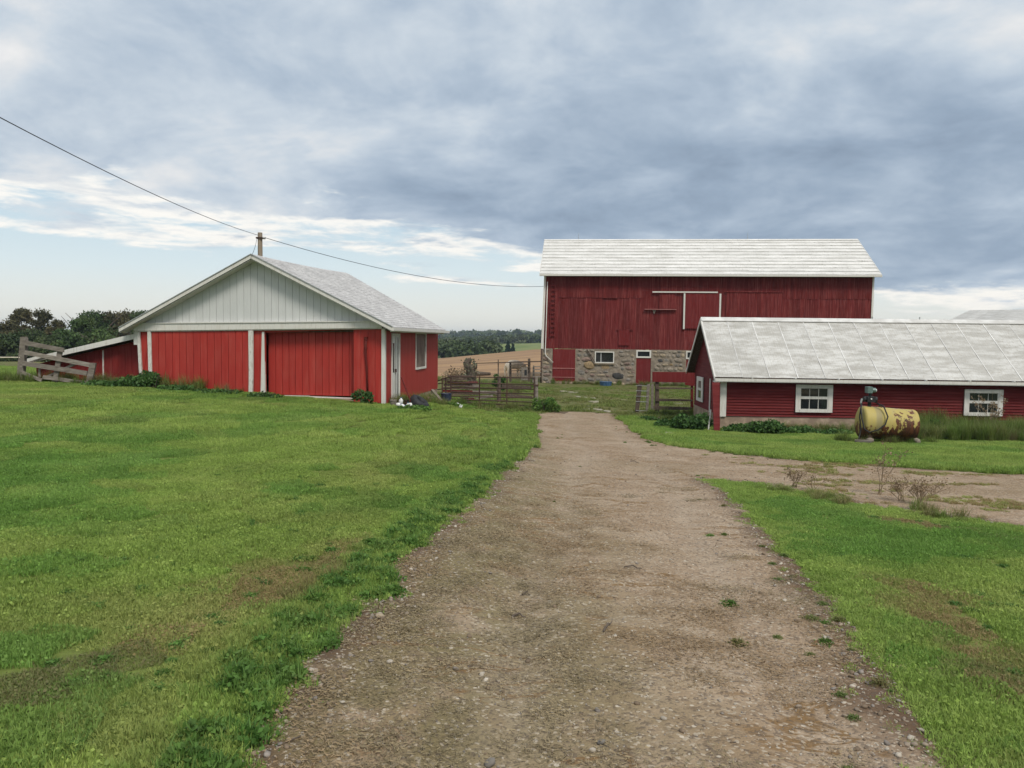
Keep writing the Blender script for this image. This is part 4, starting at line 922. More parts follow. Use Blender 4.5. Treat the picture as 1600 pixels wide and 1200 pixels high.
# ------------------------------------------------------------------ clutter by the shed door
def torus(m, c, R1, r1, ax, n=28, k=10):
    ax = Vector(ax).normalized(); u = ax.orthogonal().normalized(); w = ax.cross(u); vs = []; fs = []
    for i in range(n):
        a = 2*math.pi*i/n; d = u*math.cos(a)+w*math.sin(a)
        for j in range(k):
            b = 2*math.pi*j/k; rr = R1+r1*math.cos(b)*.9; sq = math.sin(b); vs.append(Vector(c)+d*rr+ax*(r1*1.15*math.copysign(abs(sq)**.6, sq)))
    for i in range(n):
        for j in range(k): fs.append((i*k+j, ((i+1) % n)*k+j, ((i+1) % n)*k+(j+1) % k, i*k+(j+1) % k))
    m.add(vs, fs)
def build_clutter():
    c = at(655, 632, 22.1); zg = tz(c.x, c.y)
    o = wthing('tyre', (c.x, c.y, zg), 'black car tyre slumped against the red shed near the side door', 'tyre')
    ax = (.56, -.16, .82)
    wpart(o, 'casing', 'rubber', lambda m: torus(m, c+Vector((0, 0, .04)), .205, .11, ax), None, True)
    spots = [(626.5, 626.5, 'white plastic jug on top of the heap beside the side door', 0), (622.5, 632.5, 'white plastic jug lying at the left of the heap by the door', 1), (629, 634.5, 'white plastic jug lying on its side below the others by the door', 1), (637.5, 634, 'small white jug between the dark pot and the tyre', 0), (642.5, 632.5, 'white jug leaning on the black tyre', 1)]
    for x, y, lab, lie in spots:
        p = at(x, y, 22.0-(.1 if lie else 0)); g = wthing('jug', (p.x, p.y, tz(p.x, p.y)), lab, 'jug')
        d = Vector((.14, -.03, .02)) if lie else Vector((.01, 0, .17)); s = p-d*.5
        wpart(g, 'bottle', 'plastic_white', lambda m: m.tube([s, s+d*.05, s+d*.65, s+d*.85, s+d], [.04, .062, .062, .03, .022], 10), None, True)
        wpart(g, 'cap', 'blue', lambda m: m.tube([s+d*1.0, s+d*1.12], .026, 8))
    def pot(name, px, py, Y, r, h, mat, lab, cat, tilt=(0, 0, 1)):
        p = at(px, py, Y); t = Vector(tilt).normalized(); g = wthing(name, (p.x, p.y, tz(p.x, p.y)), lab, cat)
        wpart(g, 'body', mat, lambda m: m.tube([p-t*h/2, p+t*h/2], [r*.85, r], 14, True), None, False); wpart(g, 'rim', mat, lambda m: torus(m, p+t*h/2, r, .012, t, 16, 6))
        return g
    pot('pot', 634.5, 629, 22.2, .075, .13, 'dark_iron', 'dark metal pot among the white jugs', 'pot'); pot('bucket', 614.5, 631, 21.6, .09, .2, 'wood_grey', 'grey bucket standing in front of the white side door', 'bucket')
    pot('tray', 630.5, 637.5, 21.8, .2, .06, 'dark_iron', 'shallow dark tray under the jugs by the door', 'tray')
    pot('drum', 697, 624, 28.6, .2, .42, 'navy', 'dark blue drum at the left end of the pipe gate', 'drum')
    pot('bucket', 717, 634, 26.2, .085, .2, 'plastic_white', 'white bucket lying on the lawn in front of the pipe gate', 'bucket', (-.85, -.3, .4))
    pot('tub', 946.5, 600.5, 51.6, .42, .34, 'blue', 'round blue tub against the stone foundation of the barn', 'tub')
    a, b = at(627.2, 590, 22.9), at(641, 624, 22.0)
    g = wthing('broom_handle', (b.x, b.y, tz(b.x, b.y)), 'long dark red handle leaning on the red shed wall', 'handle')
    wpart(g, 'shaft', 'pipe_red', lambda m: m.tube([a, b], .022, 8)); wpart(g, 'head', 'pipe_red', lambda m: m.bar(b, b+Vector((.06, 0, -.2)), .16, .03))
    a, b = at(675, 609, 28.0), at(695.5, 633, 26.6)
    g = wthing('leaning_plank', (b.x, b.y, tz(b.x, b.y)), 'weathered plank propped on the foundation at the back of the red shed', 'plank'); wpart(g, 'wood', 'wood_grey', lambda m: m.bar(a, b, .10, .05))
    for i, (x, y, Y, w, lab) in enumerate([(664, 622, 24.4, .4, 'grey rubble stone nearest the tyre'), (669, 619, 25.2, .45, 'larger rubble stone in the middle of the heap by the foundation'), (674, 616, 26.2, .4, 'rubble stone at the back of the heap by the foundation'), (672, 628, 24.8, .5, 'flat brown rubble stone low in the heap by the foundation'), (679, 625, 26.0, .4, 'rubble stone below the propped plank')]):
        p = at(x, y, Y); s = link('rubble_stone', ROCKS[i][[0, 4, 1, 2, 0][i]]); s.location = (p.x, p.y, p.z-.08); s.scale = (w*.6, w*.5, w*.4); s.rotation_euler = (.2*i, .3, i); tag(s, lab, 'stone')
    for i, (x0, y0, x1, y1, Y, lab) in enumerate([(662, 629, 678, 620, 25, 'broken board crossing the rubble by the shed'), (660, 633, 676, 634, 24, 'short pale board lying in the grass behind the tyre')]):
        a, b = at(x0, y0, Y), at(x1, y1, Y+.5); g = wthing('scrap_board', tuple(a), lab, 'board'); wpart(g, 'wood', 'wood_grey', lambda m: m.bar(a, b, .11, .04))
    # piled boards and debris behind the pipe gate
    for k in range(9):
        z = .06+k*.115; x0 = -2.75+random.uniform(-.12, .1); Y = 31.6+random.uniform(-.08, .08); zg = tz(-2, 31.6)
        g = wthing('pile_board', (x0+.6, Y, zg), ['lowest', 'second lowest', 'third from the bottom', 'fourth from the bottom', 'middle', 'fourth from the top', 'third from the top', 'second highest', 'topmost'][k]+' brown board of the pile behind the left of the pipe gate', 'board', 'boards piled behind the pipe gate')
        wpart(g, 'wood', 'wood_brown' if k % 3 else 'barn_red', lambda m: m.bar((x0, Y, zg+z), (x0+1.15+random.uniform(-.2, .25), Y+.05, zg+z+random.uniform(-.02, .02)), .2, .085))
    for i, (x0, y0, x1, y1, Y, w, mat, lab) in enumerate([(738, 612.5, 782, 613.5, 33.5, .13, 'wood_grey', 'long pale plank lying level behind the pipe gate'), (735, 622, 770, 619, 33, .12, 'wood_grey', 'grey plank low behind the middle of the pipe gate'), (784, 603.5, 830, 606, 34, .16, 'wood_brown', 'wide brown plank behind the right half of the pipe gate'), (790, 617, 831, 621, 33.4, .12, 'wood_brown', 'brown plank near the ground behind the right half of the pipe gate'), (741, 628, 776, 629, 33, .14, 'green_motor', 'greenish sheet metal strip at the foot of the pipe gate'), (726, 602, 748, 603, 34, .1, 'wood_grey', 'short grey plank on the debris behind the pipe gate')]):
        a, b = at(x0, y0, Y), at(x1, y1, Y+.4); g = wthing('debris_plank', tuple(a), lab, 'plank'); wpart(g, 'wood', mat, lambda m: m.bar(a, b, .06, w))
    a = at(779.5, 626, 33.2); g = wthing('fence_post', (a.x, a.y, tz(a.x, a.y)), 'old brown post standing behind the middle of the pipe gate', 'post')
    wpart(g, 'shaft', 'wood_brown', lambda m: m.tube([a+Vector((0, 0, -.3)), at(780, 588, 33.2)], [.09, .075], 8))
    # dead trunk and log
    p = at(735, 590, 38); zg = tz(p.x, p.y); t = at(735, 560.5, 38).z
    g = wthing('dead_trunk', (p.x, p.y, zg), 'mossy grey broken tree trunk standing behind the gate', 'stump')
    def trunk(m):
        n = 12; vs = []; H = t-zg; hs = [-.1, .2, .6, 1.0, 1.3, 1.55, 1.75]; rr = [.30, .24, .2, .19, .2, .17, .1]
        for i, (h, r) in enumerate(zip(hs, rr)):
            for k in range(n):
                a = 2*math.pi*k/n; q = r*(1+.25*math.sin(3*a+i)+random.uniform(-.1, .1)); vs.append((p.x+q*math.cos(a)+.03*i*math.sin(i), p.y+q*math.sin(a), zg+h/1.75*H+(random.uniform(-.12, .1) if i == len(hs)-1 else 0)))
        m.add(vs, [(i*n+k, i*n+(k+1) % n, (i+1)*n+(k+1) % n, (i+1)*n+k) for i in range(len(hs)-1) for k in range(n)]+[tuple(range((len(hs)-1)*n, len(hs)*n))])
    wpart(g, 'bole', 'bark', trunk); wpart(g, 'broken_limb', 'bark', lambda m: m.tube([(p.x+.1, p.y, zg+1.0), (p.x+.3, p.y-.05, zg+1.15), (p.x+.32, p.y-.05, zg+1.4)], [.07, .05, .02], 7))
    gt = g; a, b = at(744, 579, 63), at(766, 580.5, 63.6); a.z = tz(a.x, a.y)+.16; b.z = tz(b.x, b.y)+.12; g = wthing('log', tuple(a), 'dark rotting log lying in the field right of the dead trunk', 'log')
    wpart(g, 'bole', 'bark', lambda m: m.tube([a, a.lerp(b, .3)+Vector((0, 0, .02)), a.lerp(b, .7), b], [.20, .18, .16, .12], 9))
    ivr = np.random.default_rng(8); q = np.stack([ivr.normal(0, .17, 420), ivr.normal(0, .14, 420)-.05, ivr.uniform(.1, 1.0, 420)*(t-zg)], 1); V, F = leaf_quads(q, .07, ivr); link('ivy', fast_mesh('ivy', V, F), M['ivy'], gt)
    g_ = None
    # concrete and stone patches in the yard
    slabs = [(895, 613.3, 22, 1.6, 'long pale slab in the grass near the red barn door'), (880, 611.8, 14, 1.2, 'pale slab farthest left in the yard grass'), (904, 620.5, 8, 1., 'small pale stone left of the yard middle'), (916, 622, 6, 1., 'tiny pale stone right of the small one in the yard'), (932, 628.3, 26, 2., 'widest pale slab in the middle of the yard'), (927, 622.5, 9, 1.2, 'short pale slab behind the widest slab'), (918, 635.2, 9, 1.6, 'rounded pale slab just above the end of the drive'), (912, 639.5, 20, 2.4, 'broken pale slab at the left of the drive end'), (934, 640.5, 16, 2., 'broken pale slab in the middle of the drive end'), (948, 643, 12, 1.6, 'broken pale slab at the right of the drive end'), (975, 626, 12, 1.2, 'pale slab near the narrow wire gate'), (1062, 630.5, 26, 2., 'pale slab behind the rails of the board fence'), (873, 640, 10, 1.3, 'pale slab beside the bush at the gate post'), (1045, 677.5, 22, 2., 'thin pale slab in the grass before the low shed')]
    for i, (x, y, w, h, lab) in enumerate(slabs):
        r_ = ray(x, y); tt = 1.
        while CAM_H+r_.z*tt > tz(r_.x*tt, r_.y*tt) and tt < 90: tt *= 1.004
        p = r_*tt; d = p.y; ww = w*d/1200/2; hh = max(h*d/1200*d/2.6*.9, .12)
        m = MB(); n = 9; q = [(p.x+ww*math.cos(2*math.pi*k/n)*random.uniform(.75, 1.1), p.y+min(hh, .55)*math.sin(2*math.pi*k/n)*random.uniform(.7, 1.1)) for k in range(n)]
        m.add([(X, Y_, tz(X, Y_)-.05) for X, Y_ in q]+[(X, Y_, tz(X, Y_)+.03) for X, Y_ in q], [tuple(range(n, 2*n))]+[(k, (k+1) % n, (k+1) % n+n, k+n) for k in range(n)])
        tag(m.build('stone_slab', M['slab']), lab, 'slab', 'pale slabs in the yard')
build_clutter()

# ------------------------------------------------------------------ cow
def build_cow():
    p = at(803, 585, 60.); p.z = tz(p.x, p.y)
    V = [(0, 0, .98), (-.35, 0, 1.0), (-.68, 0, 1.0), (.38, 0, .98), (.66, 0, 1.0), (.92, 0, .92), (1.12, 0, .72), (1.22, 0, .5), (1.27, 0, .34),
         (-.66, .2, .72), (-.72, .21, .42), (-.66, .21, .04), (-.66, -.2, .72), (-.72, -.21, .42), (-.66, -.21, .04),
         (.5, .18, .68), (.5, .18, .36), (.5, .18, .04), (.5, -.18, .68), (.5, -.18, .36), (.5, -.18, .04), (-.84, 0, .98), (-.9, 0, .7), (-.9, 0, .45)]
    Rr = [(.32, .38), (.33, .37), (.28, .31), (.31, .37), (.25, .32), (.17, .2), (.14, .16), (.11, .13), (.08, .09), (.15, .16), (.075, .085), (.06, .06), (.15, .16), (.075, .085), (.06, .06), (.12, .13), (.07, .075), (.055, .055), (.12, .13), (.07, .075), (.055, .055), (.05, .05), (.025, .025), (.035, .035)]
    E_ = [(0, 1), (1, 2), (0, 3), (3, 4), (4, 5), (5, 6), (6, 7), (7, 8), (2, 9), (9, 10), (10, 11), (2, 12), (12, 13), (13, 14), (4, 15), (15, 16), (16, 17), (4, 18), (18, 19), (19, 20), (2, 21), (21, 22), (22, 23)]
    me = bpy.data.meshes.new('cow'); me.from_pydata(V, E_, []); o = link('body', me, M['hide'])
    sk = o.modifiers.new('skin', 'SKIN'); sk.use_smooth_shade = True
    for i, r in enumerate(Rr): me.skin_vertices[0].data[i].radius = r
    me.skin_vertices[0].data[0].use_root = True
    o.modifiers.new('sub', 'SUBSURF').render_levels = 2; o.modifiers['sub'].levels = 2
    r = empty('cow', p, R(38)); o.parent = r; tag(r, 'cream coloured cow grazing behind the split rail fence', 'cow')
    MBp = lambda nm, mt, fn: (lambda m: (fn(m), m.build(nm, M[mt], r))[1])(MB())
    for s in (-1, 1):
        MBp('ear', 'hide', lambda m: m.tube([(1.12, s*.1, .8), (1.1, s*.2, .82), (1.09, s*.28, .79)], [.03, .05, .01], 6)); MBp('horn', 'wood_grey', lambda m: m.tube([(1.08, s*.07, .86), (1.1, s*.13, .95), (1.14, s*.13, 1.02)], [.025, .02, .006], 6))
        MBp('eye', 'rubber', lambda m: m.tube([(1.2, s*.10, .64), (1.2, s*.125, .64)], .018, 6))
    MBp('muzzle', 'wood_brown', lambda m: m.tube([(1.27, 0, .34), (1.295, 0, .26)], [.085, .06], 8))
build_cow()
# ------------------------------------------------------------------ vegetation
def lobes_points(lobes, n, rs, shell=.62):
    """points spread through ellipsoid lobes, more of them near the skin"""
    w = np.array([l[3]*l[4]*l[5] for l in lobes])**.72; w /= w.sum(); out = []
    for l, k in zip(lobes, (w*n).astype(int)+1):
        d = rs.normal(size=(k, 3)); d /= np.linalg.norm(d, axis=1)[:, None]
        r = (shell+(1.05-shell)*rs.random(k)**.7)*(1+.18*np.sin(d[:, 0]*7+l[0]*3)*np.sin(d[:, 1]*6+l[1])*np.cos(d[:, 2]*5))
        out.append(np.array(l[:3])+d*r[:, None]*np.array(l[3:6]))
    return np.concatenate(out)
def tree(name, x, y, top, width, mat, label, group, airy=0., n=2600, seed=0, leaf=.34, cat='tree'):
    rs = np.random.default_rng(seed); zb = tz(x, y); H = top-zb
    o = empty(name, (x, y, zb)); tag(o, label, cat, group)
    m = MB(); hb = H*(.28 if airy else .2); ends = []
    m.tube([(0, 0, -.3), (rs.uniform(-.1, .1), 0, hb), (rs.uniform(-.25, .25), 0, H*.6), (rs.uniform(-.3, .3), 0, H*.85)], [H*.032, H*.024, H*.013, H*.004], 8)
    for k in range(9):
        a = rs.uniform(0, 6.28); h0 = rs.uniform(.22, .6)*H; ln = width*rs.uniform(.28, .5); e = (math.cos(a)*ln, math.sin(a)*ln, min(h0+ln*rs.uniform(.5, 1.1), H*.92)); ends.append(e)
        m.tube([(0, 0, h0), (e[0]*.5, e[1]*.5, h0+(e[2]-h0)*.4), e], [H*.013, H*.009, H*.003], 6)
    m.build('trunk', M['bark'], o)
    lob = []
    for k in range(44 if airy else 46):
        hh = rs.uniform(.18 if not airy else .4, 1.); wr = width*.5*math.sin(math.pi*min(1, .22+.72*hh))**.8
        a = rs.uniform(0, 6.28); rr = wr*rs.uniform(.2, .85); s = width*rs.uniform(.05, .15)*(.75 if airy else 1)
        lob.append((math.cos(a)*rr, math.sin(a)*rr, H*hh-s*.75, s*rs.uniform(.9, 1.4), s*rs.uniform(.9, 1.4), s*rs.uniform(.7, 1.)))
    lob.append((0, 0, H-width*.13, width*.16, width*.16, width*.13))
    P = lobes_points(lob, n if not airy else int(n*.6), rs, .15)+rs.normal(0, width*.012, (1, 3)); P = P+rs.normal(0, width*.014, P.shape); P[:, 2] = np.maximum(P[:, 2], .1)
    V, F = leaf_quads(P, leaf, rs)
    link('crown', fast_mesh('crown', V, F), M[mat], o)
    return o
left_trees = [(-70, 497, 108, 9, 'tree1', 0, 'dark green tree cut off by the left edge of the photo'), (-22, 499, 104, 8, 'tree1', 0, 'dark bushy tree at the far left edge beyond the gate'), (12, 502, 100, 7.5, 'tree2', 0, 'olive tree just right of the left edge'), (36, 482, 112, 6.5, 'tree2', 1, 'tall airy olive tree with sky showing through, left of its twin'), (64, 483, 110, 6.5, 'tree2', 1, 'airy olive tree with sky gaps, right twin of the pair'), (50, 512, 96, 8, 'tree1', 0, 'low dark tree in front of the two airy trees'), (90, 500, 106, 5, 'tree2', 1, 'small thin tree right of the airy pair'), (102, 514, 99, 6, 'tree3', 0, 'low green tree in the dip of the tree line'), (126, 497, 104, 7, 'tree3', 0, 'green tree rising right of the dip'), (145, 482, 113, 9.5, 'tree3', 0, 'large rounded green tree behind the lean-to'), (172, 487, 116, 8, 'tree2', 0, 'brownish tree behind the left eave of the red shed'), (198, 484, 118, 8, 'tree2', 0, 'brownish tree half hidden by the left eave of the shed'), (226, 488, 118, 9, 'tree1', 0, 'dark tree showing just above the left shed roof'), (255, 494, 116, 9, 'tree1', 0, 'dark tree mostly hidden behind the shed roof'), (116, 522, 92, 5.5, 'tree3', 0, 'low bushy tree above the broken gate'), (80, 524, 92, 6, 'tree1', 0, 'dark low tree directly behind the broken gate'), (10, 522, 92, 8, 'tree1', 0, 'low dark tree left of the broken gate'), (158, 515, 94, 6, 'tree3', 0, 'low green tree over the lean-to roof')]
for i, (px, py, Y, w, mt, airy, lab) in enumerate(left_trees):
    p = at(px, py, Y); tree('tree', p.x, Y, p.z, w, mt, lab, 'trees beyond the left lawn', airy, 9000, 40+i, .21 if not airy else .18)
def wood(name, label, specs, mat, leaf, per, seed):
    rs = np.random.default_rng(seed); Vs, Fs, b = [], [], 0; tk = MB()
    for x, y, h, w in specs:
        zb = tz(x, y)-.5; lob = []
        for k in range(14):
            a = rs.uniform(0, 6.28); hh = rs.uniform(.15, .9); rr = w*.42*rs.random()*(1.1-.6*hh); s = w*rs.uniform(.1, .24)
            lob.append((x+math.cos(a)*rr, y+math.sin(a)*rr, zb+h*hh, s, s, min(s*.9, h*.25)))
        P = lobes_points(lob, per, rs, .3); P = P+rs.normal(0, w*.025, P.shape); V, F = leaf_quads(P, leaf, rs); Vs.append(V); Fs.append(F+b); b += len(V)
        tk.tube([(x, y, zb-.5), (x, y, zb+h*.6)], [h*.03, h*.012], 5)
    o = empty(name, (specs[0][0], specs[0][1], tz(specs[0][0], specs[0][1]))); tag(o, label, 'woodland', None, 'stuff')
    L = o.location
    V = np.concatenate(Vs)-np.array(L); link('crowns', fast_mesh('crowns', V, np.concatenate(Fs)), M[mat], o)['kind'] = 'stuff'
    tk.v = [(p[0]-L.x, p[1]-L.y, p[2]-L.z) for p in tk.v]; tk.build('trunks', M['bark'], o)['kind'] = 'stuff'
rs_ = np.random.default_rng(3)
sp = []
for k in range(80):
    px = rs_.uniform(640, 778); Y = rs_.uniform(205, 270); py = 539-4.5*math.sin((px-640)/60)+rs_.uniform(-4, 5) + (6 if px > 765 else 0)
    t = at(px, py, Y); sp.append((t.x, Y, max(t.z-tz(t.x, Y), 4), rs_.uniform(7, 11)))
wood('middle_wood', 'dark green wood beyond the stubble field left of the barn', sp, 'far1', .75, 800, 1)
sp = []
for k in range(150):
    px = rs_.uniform(690, 900); Y = rs_.uniform(490, 560); py = 531+2.5*math.sin(px*.05)+rs_.uniform(-2, 2)
    t = at(px, py, Y); sp.append((t.x, Y, max(t.z-tz(t.x, Y), 5), rs_.uniform(10, 16)))
wood('crest_wood', 'bluish line of trees on the crest behind the green field', sp, 'far1', 1.3, 350, 2)
sp = []
for k in range(420):
    px = rs_.uniform(-300, 950); Y = rs_.uniform(850, 1500); x = ray(px, 520).x*Y
    sp.append((x, Y, rs_.uniform(8, 12), rs_.uniform(20, 30)))
wood('hill_wood', 'hazy blue wooded hill on the horizon', sp, 'far1', 3.2, 180, 4)
def conifer(px, py0, py1, Y, lab):
    a, b = at(px, py0, Y), at(px, py1, Y); zb = min(b.z, tz(b.x, Y)); H = a.z-zb; rs = np.random.default_rng(int(px))
    o = empty('conifer', (a.x, Y, zb)); tag(o, lab, 'tree', 'conifers at the edge of the far field'); MB().tube([(0, 0, 0), (0, 0, H*.95)], [.25, .03], 6).build('trunk', M['bark'], o)
    h = rs.random(1500)**1.3; an = rs.uniform(0, 6.28, 1500); r = (1-h)*H*.3*rs.uniform(.4, 1.05, 1500)*(1+.2*np.sin(h*40))
    V, F = leaf_quads(np.stack([r*np.cos(an), r*np.sin(an), h*H], 1), .6, rs); link('crown', fast_mesh('crown', V, F), M['conifer'], o)
conifer(713.5, 536, 552, 255, 'dark pointed conifer in the gap before the green field, left one'); conifer(723, 540, 552, 250, 'smaller dark conifer right of the taller one'); conifer(794, 533.5, 549.5, 250, 'tall dark conifer at the foot of the green field'); conifer(801.5, 538, 549.5, 248, 'short dark conifer beside the tall one at the green field')

# ---- proto plants for scattering ---------------------------------------------------------
PROTO = {}
def proto(key, objs):
    c = bpy.data.collections.new('scatter_'+key)
    for o in objs: c.objects.link(o)
    PROTO[key] = c
def blades(n, half, h, w, rs, lean=.5, disc=False, segs=2):
    if disc: r = half*np.sqrt(rs.random(n)); a = rs.uniform(0, 6.283, n); x, y = r*np.cos(a), r*np.sin(a)
    else: x, y = rs.uniform(-half, half, n), rs.uniform(-half, half, n)
    H = h*rs.uniform(.5, 1.25, n); a = rs.uniform(0, 6.283, n); W = w*rs.uniform(.7, 1.3, n)*.5; l = lean*rs.uniform(.1, 1.2, n)*H; b = a+rs.uniform(1.0, 2.1, n)
    sx, sy = np.cos(a)*W, np.sin(a)*W; lx, ly = np.cos(b)*l, np.sin(b)*l; z0 = np.full(n, -.008)
    V = np.stack([np.stack([x-sx, y-sy, z0], 1), np.stack([x+sx, y+sy, z0], 1), np.stack([x+sx*.75+lx*.4, y+sy*.75+ly*.4, H*.6], 1), np.stack([x-sx*.75+lx*.4, y-sy*.75+ly*.4, H*.6], 1), np.stack([x+lx, y+ly, H], 1)], 1).reshape(-1, 3)
    i = np.arange(n)[:, None]*5
    F = np.concatenate([i+np.array([[0, 1, 2]]), i+np.array([[0, 2, 3]]), i+np.array([[3, 2, 4]])])
    return V, F
def pobj(name, V, F, mat):
    me = fast_mesh(name, V, F); me.materials.append(M[mat]); return bpy.data.objects.new(name, me)
pr = np.random.default_rng(21)
def lawn_patch(half, n, h, w, disc=False, clover=0):
    V, F = blades(n, half, h, w, pr, .9, disc)
    o = []
    if clover:
        P = np.stack([pr.uniform(-half, half, clover), pr.uniform(-half, half, clover), pr.uniform(.4, .9, clover)*h], 1); V2, F2 = leaf_quads(P, .016, pr, 0, 1.1)
        F2 = np.concatenate([F2[:, [0, 1, 2]], F2[:, [0, 2, 3]]])+len(V); V = np.concatenate([V, V2]); F = np.concatenate([F, F2])
    return V, F
proto('lawn', [pobj('grass_patch', *lawn_patch(.215, 2100, .034, .0042, False, 220), 'lawn') for k in range(5)])
proto('lawnfar', [pobj('grass_patch', *lawn_patch(.43, 2600, .042, .008), 'lawn') for k in range(4)])
proto('tuft', [pobj('grass_tuft', *lawn_patch(.06, 120, .046, .0045, True, 16), 'lawn') for k in range(4)])
def weed_tuft(n, r, h, leaf, mat, bl=30):
    P = np.stack([pr.normal(0, r*.45, n), pr.normal(0, r*.45, n), pr.uniform(.15, 1, n)**.8*h], 1); P[:, 2] *= np.exp(-(np.hypot(P[:, 0], P[:, 1])/r)**2*.7)
    V, F = leaf_quads(P, leaf, pr, 0, 1.5); F = np.concatenate([F[:, [0, 1, 2]], F[:, [0, 2, 3]]])
    V2, F2 = blades(bl, r*.7, h*1.25, .006, pr, .8, True)
    return pobj('weed_tuft', np.concatenate([V, V2]), np.concatenate([F, F2+len(V)]), mat)
proto('weed', [weed_tuft(170, .09, .07, .017, 'weed', 50) for k in range(4)])
proto('tall', [pobj('tall_tuft', *blades(120, .10, .30, .007, pr, .7, True), 'tallgrass') for k in range(4)])
proto('rough', [pobj('rough_tuft', *blades(150, .2, .11, .012, pr, .8, True), 'tallgrass') for k in range(4)])
def clip_patch():
    n = 300; x, y = pr.normal(0, .085, n), pr.normal(0, .085, n); a = pr.uniform(0, 6.28, n); L = pr.uniform(.005, .014, n); w = .0012; z = pr.uniform(.001, .01, n)
    dx, dy = np.cos(a)*L, np.sin(a)*L; px, py = -np.sin(a)*w, np.cos(a)*w
    V = np.stack([np.stack([x-dx-px, y-dy-py, z], 1), np.stack([x+dx-px, y+dy-py, z+pr.uniform(-.002, .008, n)], 1), np.stack([x+dx+px, y+dy+py, z+.002], 1), np.stack([x-dx+px, y-dy+py, z], 1)], 1).reshape(-1, 3)
    i = np.arange(n)[:, None]*4; F = np.concatenate([i+np.array([[0, 1, 2]]), i+np.array([[0, 2, 3]])]); return pobj('clipping_patch', V, F, 'clip')
proto('clip', [clip_patch() for k in range(4)])
pm = [plain('pebble_'+n, c, .85, .3, 30., .2) for n, c in (('tan', (.30, .245, .19)), ('pale', (.46, .41, .34)), ('grey', (.25, .22, .195)), ('brown', (.2, .15, .105)))]
pb = []
for k in range(8):
    me = rock_mesh('pebble', 90+k); me.materials.append(pm[k % 4]); pb.append(bpy.data.objects.new('pebble', me))
proto('pebble', pb)
def scatter(name, label, key, P, scl, dry=None, lush=None, flat=None, cat='grass', tilt=.0):
    n = len(P)
    if n == 0: return
    me = bpy.data.meshes.new(name); me.vertices.add(n); me.vertices.foreach_set('co', np.ascontiguousarray(P, dtype=np.float32).ravel())
    k = len(PROTO[key].objects)
    a = me.attributes.new('idx', 'INT', 'POINT'); a.data.foreach_set('value', rng.integers(0, k, n).astype(np.int32))
    rot = np.stack([rng.normal(0, tilt, n), rng.normal(0, tilt, n), rng.uniform(0, 6.283, n)], 1)
    a = me.attributes.new('rot', 'FLOAT_VECTOR', 'POINT'); a.data.foreach_set('vector', rot.astype(np.float32).ravel())
    S = np.asarray(scl, float); S = np.stack([S, S, S*(1 if flat is None else flat)], 1) if S.ndim == 1 else S
    a = me.attributes.new('scl', 'FLOAT_VECTOR', 'POINT'); a.data.foreach_set('vector', S.astype(np.float32).ravel())
    fattr(me, 'dry', np.zeros(n) if dry is None else dry); fattr(me, 'lush', np.zeros(n) if lush is None else lush)
    o = link(name, me); tag(o, label, cat, None, 'stuff')
    ng = bpy.data.node_groups.new('scatter', 'GeometryNodeTree'); ng.interface.new_socket('Geometry', in_out='INPUT', socket_type='NodeSocketGeometry'); ng.interface.new_socket('Geometry', in_out='OUTPUT', socket_type='NodeSocketGeometry')
    N = ng.nodes; Lk = ng.links.new; gi = N.new('NodeGroupInput'); go = N.new('NodeGroupOutput')
    ci = N.new('GeometryNodeCollectionInfo'); ci.inputs['Collection'].default_value = PROTO[key]; ci.inputs['Separate Children'].default_value = True; ci.inputs['Reset Children'].default_value = True
    ip = N.new('GeometryNodeInstanceOnPoints'); ip.inputs['Pick Instance'].default_value = True
    def na(nm, dt):
        q = N.new('GeometryNodeInputNamedAttribute'); q.data_type = dt; q.inputs['Name'].default_value = nm; return q.outputs['Attribute']
    m2p = N.new('GeometryNodeMeshToPoints')
    Lk(gi.outputs[0], m2p.inputs['Mesh']); Lk(m2p.outputs[0], ip.inputs['Points']); Lk(ci.outputs[0], ip.inputs['Instance'])
    Lk(na('idx', 'INT'), ip.inputs['Instance Index']); Lk(na('rot', 'FLOAT_VECTOR'), ip.inputs['Rotation']); Lk(na('scl', 'FLOAT_VECTOR'), ip.inputs['Scale']); Lk(ip.outputs[0], go.inputs[0])
    md = o.modifiers.new('scatter', 'NODES'); md.node_group = ng
    return o
def jgrid(x0, x1, y0, y1, st, jit=.45):
    X, Y = np.meshgrid(np.arange(x0, x1, st), np.arange(y0, y1, st)); X = X.ravel()+rng.uniform(-jit, jit, X.size)*st; Y = Y.ravel()+rng.uniform(-jit, jit, Y.size)*st
    ok = (np.abs(X) < .74*Y+1.2) & (Y > 1.2); return X[ok], Y[ok]
def footprint(x, y, m=0.):
    """inside a building"""
    r = np.zeros(x.shape, bool)
    for (X, Y, th, u0, u1, v0, v1) in ((-3.635, 21.7, .1057, -7.35, -.02, .1, 7.4), (-3.635, 21.7, .1057, -11.1, -7.3, .4, 5.2), (7.148, 26.1, .044, 0, 20, 0, 4.7), (2.177, 53.235, .1004, 0, 21.7, 0, 8.8)):
        dx, dy = x-X, y-Y; u = dx*math.cos(th)-dy*math.sin(th); v = dx*math.sin(th)+dy*math.cos(th); r |= (u > u0-m) & (u < u1+m) & (v > v0-m) & (v < v1+m)
    return r
def gz(x, y): return terr(x, y)+(fbm(x*.5, y*.5, 3)-.5)*.09*sm(np.abs(sdist(x, y)), .2, 2)
DRYL = [(-2.6, 3.0), (-2.2, 4.0), (-1.75, 5.2), (-1.5, 6.6)]          # dead strip along the left verge
DRYR = [(2.75, 3.9), (2.95, 4.9), (3.15, 6.1)]
def poly_d(x, y, L): return np.min([segd(x, y, a, b) for a, b in zip(L[:-1], L[1:])], 0)
